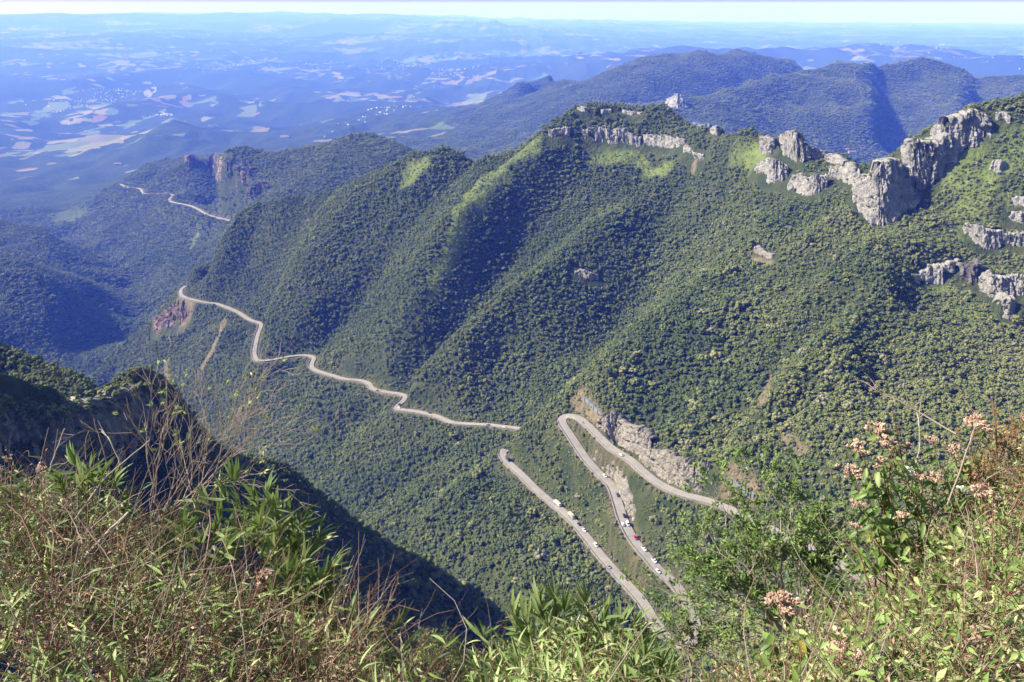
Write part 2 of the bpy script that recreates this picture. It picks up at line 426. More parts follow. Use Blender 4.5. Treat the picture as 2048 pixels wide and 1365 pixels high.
# roads are benched into the slope
def bench(R_, half, reach, sink=0.5):
    lo, hi = R_[:, :2].min(0) - reach - 2, R_[:, :2].max(0) + reach + 2
    iy = np.where((GY > lo[1]) & (GY < hi[1]))[0]; ix = np.where((GX > lo[0]) & (GX < hi[0]))[0]
    sx, sy = XX[np.ix_(iy, ix)], YY[np.ix_(iy, ix)]
    best = np.full(sx.shape, 1e9); zr = np.zeros(sx.shape)
    for p in R_:
        d = np.hypot(sx - p[0], sy - p[1])
        m = d < best
        best[m] = d[m]; zr[m] = p[2]
    w = np.clip((best - half) / (reach - half), 0, 1); w = w * w * (3 - 2 * w)
    z = ZZ[np.ix_(iy, ix)]
    ZZ[np.ix_(iy, ix)] = np.where(best < reach, (zr - sink) * (1 - w) + z * w, z)
bench(RF, 14, 60); bench(RM, 8.6, 20, .9); bench(RN, 6.4, 14, .9)

def height(x, y):
    x, y = np.asarray(x, float), np.asarray(y, float)
    i = np.clip(np.searchsorted(GX, x) - 1, 0, len(GX) - 2); j = np.clip(np.searchsorted(GY, y) - 1, 0, len(GY) - 2)
    a = (x - GX[i]) / (GX[i + 1] - GX[i]); b = (y - GY[j]) / (GY[j + 1] - GY[j])
    return (ZZ[j, i] * (1 - a) + ZZ[j, i + 1] * a) * (1 - b) + (ZZ[j + 1, i] * (1 - a) + ZZ[j + 1, i + 1] * a) * b

YS = np.concatenate([np.arange(20, 1700, 4.0), np.geomspace(1700, 60000, 700)])
def hit(u, v, ymin=120.0):
    """first point of the terrain seen at photo position (u, v)"""
    x, y, z = ray(u, v)
    ys = YS[YS >= ymin]
    px, pz = x / y * ys, CAMZ + z / y * ys
    below = np.where(pz < height(px, ys))[0]
    if len(below) == 0: return None
    k = below[0]
    return np.array([px[k], ys[k], float(height(px[k], ys[k]))])
def hit_many(uv, ymin=120.0):
    return np.array([h for h in (hit(u, v, ymin) for u, v in uv) if h is not None])
# ------------------------------------------------------------------ cliffs: upper and lower outline in the photo; they are stamped into the terrain first
CLIFFS = [
 # key, top, bottom, lean, kind, label
 ('pin', [(1328,207),(1342,192),(1353,187),(1365,192),(1368,202),(1378,216)], [(1328,213),(1350,221),(1367,222),(1378,223)], .25, 'grey', 'grey rock pinnacle crowning the forested summit ridge'),
 ('b1', [(1100,262),(1115,257),(1125,257),(1138,255)], [(1100,274),(1115,277),(1138,273)], .2, 'grey', 'short grey cliff at the left end of the summit cliff band'),
 ('b2', [(1168,264),(1185,255),(1212,255),(1222,262),(1240,256),(1247,260),(1262,268),(1277,277)], [(1168,276),(1185,282),(1205,285),(1235,287),(1262,292),(1277,293)], .2, 'grey', 'long grey cliff in the middle of the summit cliff band'),
 ('b3', [(1288,271),(1310,272),(1330,273),(1350,276),(1364,281)], [(1288,290),(1320,293),(1345,295),(1364,289)], .2, 'grey', 'grey cliff below the rock pinnacle, right part of the summit band'),
 ('b4', [(1367,292),(1376,291),(1385,305),(1398,308),(1407,311)], [(1367,306),(1380,309),(1392,323),(1400,324),(1407,317)], .3, 'grey', 'small stepped grey outcrop at the right end of the summit cliff band'),
 ('t1', [(1153,215),(1165,214),(1182,217)], [(1155,222),(1170,230),(1182,228)], .3, 'grey', 'low pale outcrop just under the summit ridge crest, leftmost of three'),
 ('t2', [(1202,219),(1224,220)], [(1203,231),(1224,228)], .3, 'grey', 'low pale outcrop just under the summit ridge crest, middle of three'),
 ('t3', [(1244,221),(1265,224),(1283,226)], [(1244,229),(1262,234),(1283,232)], .3, 'grey', 'low pale outcrop just under the summit ridge crest, rightmost of three'),
 ('s1', [(1372,243),(1400,249),(1418,249)], [(1374,250),(1400,259),(1418,259)], .3, 'grey', 'small outcrop on the ridge shoulder right of the pinnacle'),
 ('s2', [(1419,257),(1430,252),(1444,262)], [(1421,268),(1435,274),(1444,270)], .3, 'grey', 'rounded outcrop at the dip of the ridge left of the rocky gap'),
 ('n1', [(1519,277),(1530,273),(1547,279)], [(1521,310),(1535,309),(1548,305)], .12, 'grey', 'square grey rock block left of the jagged wall at the gap'),
 ('n2', [(1557,271),(1571,264),(1596,265),(1598,283),(1619,298),(1635,301),(1652,309),(1669,312),(1678,324)], [(1559,290),(1574,314),(1591,328),(1604,323),(1635,315),(1657,321),(1678,332)], .12, 'grey', 'jagged pale rock wall sloping down into the ridge gap'),
 ('n3', [(1510,336),(1530,318),(1555,326),(1578,336)], [(1510,341),(1535,364),(1555,371),(1570,362),(1578,348)], .45, 'grey', 'smooth grey slab below the jagged wall of the gap'),
 ('n4', [(1574,374),(1583,350),(1600,351),(1612,362),(1622,351),(1656,354)], [(1574,380),(1590,382),(1607,391),(1640,387),(1656,375)], .25, 'grey', 'row of rounded grey slabs under the left side of the gap'),
 ('n5', [(1656,336),(1680,333),(1692,326),(1696,322),(1700,337),(1720,343)], [(1656,353),(1690,363),(1702,374),(1720,362)], .5, 'grey', 'bare pale rock floor with a small spike in the ridge gap'),
 ('n6', [(1704,360),(1730,351),(1757,335),(1785,320),(1808,320),(1814,357),(1827,373),(1842,391)], [(1706,400),(1724,431),(1743,447),(1766,456),(1788,440),(1813,420),(1842,397)], .38, 'grey', 'tall pale rock face falling from the ridge gap into the forest'),
 ('n7', [(1803,288),(1816,276),(1835,283),(1868,287),(1890,271),(1904,259),(1907,291)], [(1803,306),(1810,358),(1827,375),(1849,384),(1860,371),(1879,354),(1890,332),(1907,315)], .12, 'grey', 'massive grey buttress on the right of the ridge gap'),
 ('n8', [(1859,260),(1874,249),(1902,258)], [(1862,272),(1890,279),(1902,276)], .2, 'grey', 'small block on top of the grey buttress by the gap'),
 ('n9', [(1905,240),(1924,226),(1949,221),(1963,226),(1979,232),(1984,249)], [(1905,337),(1924,304),(1951,290),(1976,279),(1984,272)], .3, 'grey', 'slanting grey rock wall above and right of the buttress'),
 ('n10', [(1992,227),(2005,226),(2020,233)], [(1994,243),(2010,248),(2020,242)], .3, 'grey', 'little outcrop near the crest at the far right'),
 ('r1', [(1979,330),(1995,319),(2013,325)], [(1979,347),(1998,354),(2013,343)], .4, 'grey', 'small pinkish outcrop on the grassy slope right of the buttress'),
 ('r2', [(1924,457),(1934,447),(1951,452),(1963,450),(1974,460),(1991,462),(2007,466),(2024,469),(2052,469)], [(1924,466),(1947,480),(1950,498),(1976,503),(1990,493),(2005,489),(2052,498)], .25, 'grey', 'horizontal cliff band with upright grooves on the right-hand slope'),
 ('r3', [(2017,432),(2030,426),(2060,426)], [(2019,442),(2035,448),(2060,448)], .35, 'grey', 'rounded boulder outcrop cut by the right edge, above the grooved band'),
 ('r4', [(2013,402),(2030,395),(2060,397)], [(2015,410),(2035,414),(2060,414)], .35, 'grey', 'uppermost small boulder outcrop at the right edge'),
 ('r5', [(1830,557),(1862,532),(1881,530),(1886,545)], [(1832,564),(1852,570),(1886,566)], .5, 'grey', 'wedge of pale rock at the left end of the lower outcrops on the right slope'),
 ('r6', [(1888,531),(1900,524),(1919,521)], [(1890,543),(1905,543),(1919,540)], .5, 'grey', 'narrow pale ledge between the wedge and the dark slab on the right slope'),
 ('r7', [(1926,532),(1940,527),(1955,526)], [(1926,567),(1940,569),(1955,567)], .55, 'dark', 'dark violet-grey rock slab on the right slope'),
 ('r8', [(1955,562),(1967,544),(1980,546),(1991,557),(2014,557),(2028,551),(2060,551)], [(1955,573),(1967,589),(1976,600),(1997,602),(2014,585),(2031,594),(2060,605)], .45, 'grey', 'broad pale slabs at the right edge below the grooved band'),
 ('r9', [(2006,600),(2018,591),(2029,595)], [(2006,634),(2015,637),(2029,628)], .2, 'grey', 'leaning rock pillar under the broad pale slabs'),
 ('k1', [(412,326),(424,308),(440,309),(452,314),(469,318)], [(412,347),(428,352),(440,357),(449,366),(460,359),(469,332)], .1, 'red', 'reddish cliff under the flat knoll top in the middle distance'),
 ('k2', [(460,346),(478,331),(494,337),(505,343)], [(461,359),(476,378),(489,379),(505,364)], .1, 'red', 'striped red and white cliff right of the flat knoll top'),
 ('k3', [(490,384),(504,370),(520,365),(532,373)], [(490,406),(501,412),(513,395),(532,389)], .15, 'red', 'lowest red cliff, just above the near forest skyline'),
 ('k4', [(365,315),(378,311),(390,316),(395,324)], [(367,324),(380,341),(395,337)], .15, 'red', 'small red rock knob left of the knoll cliffs'),
 ('c1', [(1194,838),(1207,832),(1217,825),(1230,822),(1241,838),(1259,851),(1281,852),(1300,880)], [(1194,853),(1203,862),(1217,874),(1239,892),(1265,906),(1300,917)], .55, 'cut', 'pale blasted rock cut above the upper road near the hairpin'),
 ('c2', [(1276,900),(1297,902),(1318,903),(1338,900),(1354,919),(1371,922),(1394,924),(1420,940)], [(1276,915),(1297,935),(1321,954),(1354,971),(1386,983),(1420,990)], .55, 'cut', 'largest pale rock cut above the bend of the upper road'),
 ('c3', [(1184,906),(1197,897),(1223,907),(1239,931),(1252,960),(1266,1000),(1279,1042)], [(1184,914),(1200,934),(1217,950),(1230,963),(1242,985),(1252,1010),(1266,1040),(1279,1050)], .8, 'cut', 'rubbly rock bank between the upper and the middle road'),
 ('o1', [(1146,545),(1160,538),(1180,544),(1198,551)], [(1146,550),(1165,555),(1182,562),(1198,561)], .4, 'cut', 'lone pale outcrop in the middle of the forested face'),
 ('o2', [(1509,495),(1518,491),(1530,504),(1548,511)], [(1511,509),(1522,511),(1535,518),(1548,520)], .4, 'cut', 'lone pale outcrop in the forest below the gap'),
 ('o3', [(683,726),(690,711),(698,711),(702,725)], [(683,736),(692,740),(702,735)], .4, 'red', 'small ochre rock cut above the distant road'),
 ('o4', [(304,640),(320,631),(335,618),(355,601),(372,604),(382,612)], [(304,669),(320,672),(340,658),(360,662),(375,652),(382,632)], .7, 'red', 'brown crag below the far bend of the road'),
 ('m1', [(-60,800),(0,806),(60,820),(120,826),(170,816),(205,802),(240,784),(270,772),(300,774),(325,792),(350,826)], [(-60,1010),(0,1010),(120,1010),(200,1010),(270,1000),(310,980),(350,950)], .06, 'grey', 'tall shaded cliff with pale streaks on the left'),
]
M1_D = ([-60, 0, 102, 171, 239, 300, 350], [240, 249, 261, 274, 289, 301, 306])

def cliff_frame(key, top, bot, lean):
    u0, u1 = top[0][0], top[-1][0]
    tu, tv = zip(*top); bu, bv = zip(*bot)
    us = np.linspace(u0, u1, 14)
    vb, vt = np.interp(us, bu, bv), np.interp(us, tu, tv)
    if key[0] in 'nrb': vb = vb + 4; us = u0 - 3 + (us - u0) * (u1 - u0 + 6) / (u1 - u0)
    if key == 'm1':
        Db = np.interp(us, *M1_D)
    else:
        Db = np.array([h[1] if (h := hit(u, v, 300)) is not None else np.nan for u, v in zip(us, vb)])
        med = np.nanmedian(Db)
        Db = np.where(np.isnan(Db) | (np.abs(Db - med) > 0.16 * med), med, Db)
        for _ in range(3):
            Db[1:-1] = .25 * Db[:-2] + .5 * Db[1:-1] + .25 * Db[2:]
    return us, vb, vt, Db

def stamp(base, top, W):
    """raise the terrain behind a cliff up to its upper edge"""
    lo, hi = base[:, :2].min(0) - 60, base[:, :2].max(0) + 60
    iy = np.where((GY > lo[1]) & (GY < hi[1]))[0]; ix = np.where((GX > lo[0]) & (GX < hi[0]))[0]
    if len(iy) == 0 or len(ix) == 0: return
    sx, sy = XX[np.ix_(iy, ix)], YY[np.ix_(iy, ix)]
    P = base[:, :2]; best = np.full(sx.shape, 1e9); zt = np.zeros(sx.shape); sd = np.zeros(sx.shape)
    for a in range(len(P) - 1):
        d = P[a + 1] - P[a]; L2 = (d ** 2).sum() + 1e-9
        t = ((sx - P[a, 0]) * d[0] + (sy - P[a, 1]) * d[1]) / L2
        tc = np.clip(t, 0, 1)
        dist = np.hypot(sx - P[a, 0] - d[0] * tc, sy - P[a, 1] - d[1] * tc)
        side = (-(sx - P[a, 0]) * d[1] + (sy - P[a, 1]) * d[0]) / math.sqrt(L2)
        inside = (t > -0.05) & (t < 1.05)
        m = (dist < best) & inside
        best[m] = dist[m]; zt[m] = (top[a, 2] + (top[a + 1, 2] - top[a, 2]) * tc)[m]; sd[m] = side[m]
    z = ZZ[np.ix_(iy, ix)]
    off = np.interp(best, [0, 6, W, W + 40], [3.0, 1.0, 1.0, 60])
    ok = (best < W + 30) & (sd > 4.0)
    ZZ[np.ix_(iy, ix)] = np.where(ok, np.maximum(z, zt - off), z)

def carve(base, reach=75):
    lo, hi = base[:, :2].min(0) - reach, base[:, :2].max(0) + reach
    iy = np.where((GY > lo[1]) & (GY < hi[1]))[0]; ix = np.where((GX > lo[0]) & (GX < hi[0]))[0]
    sx, sy = XX[np.ix_(iy, ix)], YY[np.ix_(iy, ix)]
    P = base[:, :2]; best = np.full(sx.shape, 1e9); zb = np.zeros(sx.shape); sd = np.zeros(sx.shape)
    for a in range(len(P) - 1):
        d = P[a + 1] - P[a]; L = np.linalg.norm(d) + 1e-9
        tc = np.clip(((sx - P[a, 0]) * d[0] + (sy - P[a, 1]) * d[1]) / L ** 2, 0, 1)
        dist = np.hypot(sx - P[a, 0] - d[0] * tc, sy - P[a, 1] - d[1] * tc)
        m = dist < best
        best[m] = dist[m]; zb[m] = (base[a, 2] + (base[a + 1, 2] - base[a, 2]) * tc)[m]; sd[m] = ((-(sx - P[a, 0]) * d[1] + (sy - P[a, 1]) * d[0]) / L)[m]
    z = ZZ[np.ix_(iy, ix)]; w = np.clip((reach - best) / 25, 0, 1) * np.clip((1.0 - sd) / 4, 0, 1)
    ZZ[np.ix_(iy, ix)] = z + (np.minimum(z, zb + 3 - .55 * best) - z) * w

CF = {}
for key, top, bot, lean, kind, lab in CLIFFS:
    us, vb, vt, Db = cliff_frame(key, top, bot, lean)
    base = np.stack(at(us, vb, Db), 1)
    # the upper edge leans back a little: solve depth for the given lean
    _, ry, rz = ray(us, vt); tt = -rz / ry            # drop per metre ahead
    dropb = CAMZ - base[:, 2]
    Dt = (dropb + Db / max(lean, .02)) / (tt + 1 / max(lean, .02))
    Dt = np.maximum(Dt, Db + 0.5)
    topp = np.stack(at(us, vt, Dt), 1)
    CF[key] = (base, topp, kind, lab)
    if key == 'm1': carve(base)
    elif lean < 0.5 and key not in ('pin',):
        stamp(topp if lean > .2 else base, topp, 10)

# ------------------------------------------------------------------ ground cover: where grass, bare soil and rock lie
def seg_dist(x, y, P):
    best = np.full(np.shape(x), 1e9)
    for a, b in zip(P[:-1], P[1:]):
        d = b - a; t = np.clip(((x - a[0]) * d[0] + (y - a[1]) * d[1]) / ((d ** 2).sum() + 1e-9), 0, 1)
        best = np.minimum(best, np.hypot(x - a[0] - d[0] * t, y - a[1] - d[1] * t))
    return best
def pline(uv, ymin=150): return hit_many(uv, ymin)[:, :2]
GRASS = [  # meadows: axis in the photo, half width in metres
 (pline([(1062,292),(1010,330),(965,375),(930,415)]), 13), (pline([(930,415),(915,460),(908,500),(890,540),(860,590)]), 8), (pline([(850,335),(815,352)]), 11), (pline([(1190,325),(1270,318),(1330,345)]), 8), (pline([(1480,300),(1530,312)]), 9),
 (pline([(150,440),(120,425),(170,405)], 2500), 60), (pline([(380,500),(395,475)], 2000), 14),
 (pline([(1930,420),(1990,390),(1940,350)]), 14), (pline([(2040,300),(1990,360)]), 12), (pline([(1900,480),(1830,470)]), 10), (pline([(1800,520),(1780,470)]), 9), (pline([(1880,600),(1950,640)]), 12)]
SOIL = [
 (pline([(448,640),(440,670),(425,705),(405,735)]), 5), (pline([(330,725),(318,770)]), 4), (pline([(375,640),(365,655)]), 6), (pline([(360,595),(385,620)]), 5),
 (pline([(1470,960),(1500,985),(1480,1005)]), 7), (pline([(1160,800),(1190,838)]), 6), (pline([(1540,760),(1520,810)]), 3), (pline([(1570,880),(1600,905)]), 3.5), (pline([(1505,520),(1540,530)]), 3),
 (pline([(460,450),(445,470)], 1800), 9), (pline([(1390,330),(1385,345)]), 3)]
def cover(x, y):
    g = np.zeros(np.shape(x)); s = np.zeros(np.shape(x))
    n = fbm2(x / 14, y / 14, 3, 101)
    for P, w in GRASS:
        g = np.maximum(g, np.clip(1.5 - seg_dist(x, y, P) / w + 1.1 * n, 0, 1))
    for P, w in SOIL:
        s = np.maximum(s, np.clip(1.6 - seg_dist(x, y, P) / w + 0.6 * n, 0, 1))
    for R_, w in ((RN, 3.8), (RM, 3.8), (RF, 7)):
        lo, hi = R_[:, :2].min(0) - 40, R_[:, :2].max(0) + 40
        m = (x > lo[0]) & (x < hi[0]) & (y > lo[1]) & (y < hi[1])
        if m.any():
            d = seg_dist(x[m], y[m], R_[::3, :2])
            s[m] = np.maximum(s[m], np.clip(2.0 - d / w + 0.5 * n[m], 0, 1) * 0.8)
    return g, s

# ------------------------------------------------------------------ terrain object
nx, ny = len(GX), len(GY)
ids = np.arange(nx * ny).reshape(ny, nx)
me = fast_mesh('terrain', np.stack([XX, YY, ZZ], -1).reshape(-1, 3), np.stack([ids[:-1, :-1], ids[:-1, 1:], ids[1:, 1:], ids[1:, :-1]], -1).reshape(-1, 4))
me.polygons.foreach_set('use_smooth', np.ones(len(me.polygons), bool))
cov = np.zeros((ny, nx, 4), np.float32)
sub = DD < 5500
g_, s_ = cover(XX[sub], YY[sub])
cov[..., 0][sub] = s_; cov[..., 1][sub] = g_
cov[..., 2] = np.clip((CAMZ - ZZ - 520) / 160, 0, 1) * np.clip((YY - 2600) / 900, 0, 1)
cov[..., 3] = 1
ca = me.attributes.new('cover', 'FLOAT_COLOR', 'POINT'); ca.data.foreach_set('color', cov.reshape(-1))
terrain = bpy.data.objects.new('terrain', me); COL.objects.link(terrain)
tag(terrain, kind='structure')

def nd(nt, t, loc=(0, 0), **kw):
    n = nt.nodes.new(t)
    for k, v in kw.items(): setattr(n, k, v)
    return n
def ramp(nt, stops):
    r = nd(nt, 'ShaderNodeValToRGB'); e = r.color_ramp.elements
    while len(e) < len(stops): e.new(0.5)
    for q, (p, col) in zip(e, stops): q.position = p; q.color = (*col, 1)
    return r
def mixc(nt, fac, a, b, mode='MIX'):
    m = nd(nt, 'ShaderNodeMix', data_type='RGBA', blend_type=mode)
    for sock, v in ((m.inputs[0], fac), (m.inputs[6], a), (m.inputs[7], b)):
        if hasattr(v, 'is_output'): nt.links.new(v, sock)
        elif isinstance(v, (int, float)): sock.default_value = v
        else: sock.default_value = (*v, 1)
    return m.outputs[2]
def mth(nt, op, a, b=None, clamp=False):
    m = nd(nt, 'ShaderNodeMath', operation=op, use_clamp=clamp)
    for i, v in enumerate((a, b)):
        if v is None: continue
        if hasattr(v, 'is_output'): nt.links.new(v, m.inputs[i])
        else: m.inputs[i].default_value = v
    return m.outputs[0]
def noise_tex(nt, vec, scale, detail=4, rough=.55, col=False):
    n = nd(nt, 'ShaderNodeTexNoise'); n.inputs['Scale'].default_value = scale; n.inputs['Detail'].default_value = detail; n.inputs['Roughness'].default_value = rough
    if vec is not None: nt.links.new(vec, n.inputs['Vector'])
    return n.outputs['Color' if col else 'Fac']

MT, nt, bs = new_mat('terrain_cover')
geo = nd(nt, 'ShaderNodeNewGeometry'); pos = geo.outputs['Position']
att = nd(nt, 'ShaderNodeAttribute', attribute_name='cover'); sep = nd(nt, 'ShaderNodeSeparateColor'); nt.links.new(att.outputs['Color'], sep.inputs[0])
und = ramp(nt, [(0.3, (.030, .045, .016)), (.55, (.055, .065, .024)), (.75, (.09, .085, .035))]); nt.links.new(noise_tex(nt, pos, .05, 6), und.inputs[0])
gra = ramp(nt, [(0.3, (.075, .10, .026)), (.5, (.125, .155, .04)), (.65, (.155, .185, .05)), (.8, (.16, .155, .07))]); nt.links.new(noise_tex(nt, pos, .12, 5), gra.inputs[0])
soi = ramp(nt, [(0.3, (.10, .10, .045)), (.5, (.17, .135, .08)), (.65, (.21, .15, .10)), (.8, (.17, .165, .07))]); nt.links.new(noise_tex(nt, pos, .15, 5), soi.inputs[0])
base_c = mixc(nt, sep.outputs[1], und.outputs[0], gra.outputs[0])
base_c = mixc(nt, sep.outputs[0], base_c, soi.outputs[0])
# lowland: woods with fields, meadows and turned soil
wob = nd(nt, 'ShaderNodeVectorMath', operation='MULTIPLY_ADD'); nt.links.new(noise_tex(nt, pos, .0015, 3, col=True), wob.inputs[0]); wob.inputs[1].default_value = (420, 420, 0); nt.links.new(pos, wob.inputs[2])
flat = nd(nt, 'ShaderNodeVectorMath', operation='MULTIPLY'); nt.links.new(wob.outputs[0], flat.inputs[0]); flat.inputs[1].default_value = (1, 1, 0)
def vor(scale):
    v = nd(nt, 'ShaderNodeTexVoronoi'); v.inputs['Scale'].default_value = scale; nt.links.new(flat.outputs[0], v.inputs['Vector'])
    s = nd(nt, 'ShaderNodeSeparateColor'); nt.links.new(v.outputs['Color'], s.inputs[0]); return s
v1, v2 = vor(1 / 240.0), vor(1 / 110.0)
wood = ramp(nt, [(.3, (.022, .035, .014)), (.55, (.04, .055, .02)), (.75, (.06, .075, .03))]); nt.links.new(noise_tex(nt, pos, .03, 6, .7), wood.inputs[0])
fld = ramp(nt, [(0, (.17, .155, .08)), (.2, (.10, .14, .045)), (.4, (.19, .175, .095)), (.55, (.13, .16, .055)), (.8, (.19, .13, .09)), (.86, (.22, .20, .13)), (1, (.08, .11, .04))]); fld.color_ramp.interpolation = 'CONSTANT'
nt.links.new(v1.outputs[0], fld.inputs[0])
big = noise_tex(nt, flat.outputs[0], 1 / 2600.0, 4, .6)
f1 = mth(nt, 'GREATER_THAN', mth(nt, 'ADD', mth(nt, 'MULTIPLY', big, 1.6), mth(nt, 'MULTIPLY', v1.outputs[1], .6)), 1.40)
f2 = mth(nt, 'GREATER_THAN', mth(nt, 'ADD', mth(nt, 'MULTIPLY', big, 1.5), mth(nt, 'MULTIPLY', v2.outputs[1], .6)), 1.33)
low = mixc(nt, mth(nt, 'MAXIMUM', f1, f2), wood.outputs[0], fld.outputs[0])
base_c = mixc(nt, sep.outputs[2], base_c, low)
nt.links.new(base_c, bs.inputs['Base Color']); bs.inputs['Roughness'].default_value = .95; bs.inputs['Specular IOR Level'].default_value = .1
bmp = nd(nt, 'ShaderNodeBump'); bmp.inputs['Strength'].default_value = 1.0; bmp.inputs['Distance'].default_value = 9.0
nt.links.new(noise_tex(nt, pos, .055, 5, .65), bmp.inputs['Height']); nt.links.new(bmp.outputs[0], bs.inputs['Normal'])
me.materials.append(MT)

# ------------------------------------------------------------------ rock
def rock_mat(name, stops, streak, streak_amt, sc=1.0):
    m, nt, b = new_mat(name)
    geo = nd(nt, 'ShaderNodeNewGeometry'); pos = geo.outputs['Position']
    r = ramp(nt, stops); nt.links.new(noise_tex(nt, pos, .22 * sc, 8, .65), r.inputs[0])
    st = nd(nt, 'ShaderNodeVectorMath', operation='MULTIPLY'); nt.links.new(pos, st.inputs[0]); st.inputs[1].default_value = (.45 * sc, .45 * sc, .035 * sc)
    f = ramp(nt, [(.45, (0, 0, 0)), (.62, (1, 1, 1))]); nt.links.new(noise_tex(nt, st.outputs[0], 1.0, 5, .6), f.inputs[0])
    col = mixc(nt, mth(nt, 'MULTIPLY', f.outputs[0], streak_amt), r.outputs[0], streak)
    pale = ramp(nt, [(.60, (0, 0, 0)), (.72, (1, 1, 1))]); nt.links.new(noise_tex(nt, pos, .9 * sc, 5, .6), pale.inputs[0])
    col = mixc(nt, mth(nt, 'MULTIPLY', pale.outputs[0], .35), col, tuple(min(.6, q * 1.35) for q in stops[-1][1]))
    nt.links.new(col, b.inputs['Base Color']); b.inputs['Roughness'].default_value = .9; b.inputs['Specular IOR Level'].default_value = .2
    bm = nd(nt, 'ShaderNodeBump'); bm.inputs['Strength'].default_value = 1.0; bm.inputs['Distance'].default_value = 1.1 / sc
    vo = nd(nt, 'ShaderNodeTexVoronoi', feature='DISTANCE_TO_EDGE'); vo.inputs['Scale'].default_value = .55 * sc; nt.links.new(pos, vo.inputs['Vector'])
    nt.links.new(mth(nt, 'ADD', noise_tex(nt, pos, .9 * sc, 9, .75), mth(nt, 'MULTIPLY', mth(nt, 'MINIMUM', vo.outputs['Distance'], .12), 3.0)), bm.inputs['Height']); nt.links.new(bm.outputs[0], b.inputs['Normal'])
    return m
ROCK = {'grey': rock_mat('weathered_grey_rock', [(.25, (.24, .22, .20)), (.5, (.38, .355, .325)), (.75, (.48, .455, .42))], (.16, .145, .13), .35),
        'cut': rock_mat('blasted_pale_rock', [(.25, (.24, .20, .165)), (.5, (.34, .305, .26)), (.75, (.45, .42, .375))], (.18, .14, .10), .4),
        'red': rock_mat('red_banded_rock', [(.25, (.17, .10, .08)), (.5, (.28, .19, .15)), (.75, (.42, .35, .30))], (.10, .07, .06), .6, .4),
        'dark': rock_mat('dark_stained_rock', [(.25, (.09, .08, .075)), (.5, (.16, .145, .13)), (.75, (.34, .32, .29))], (.06, .055, .05), .6)}

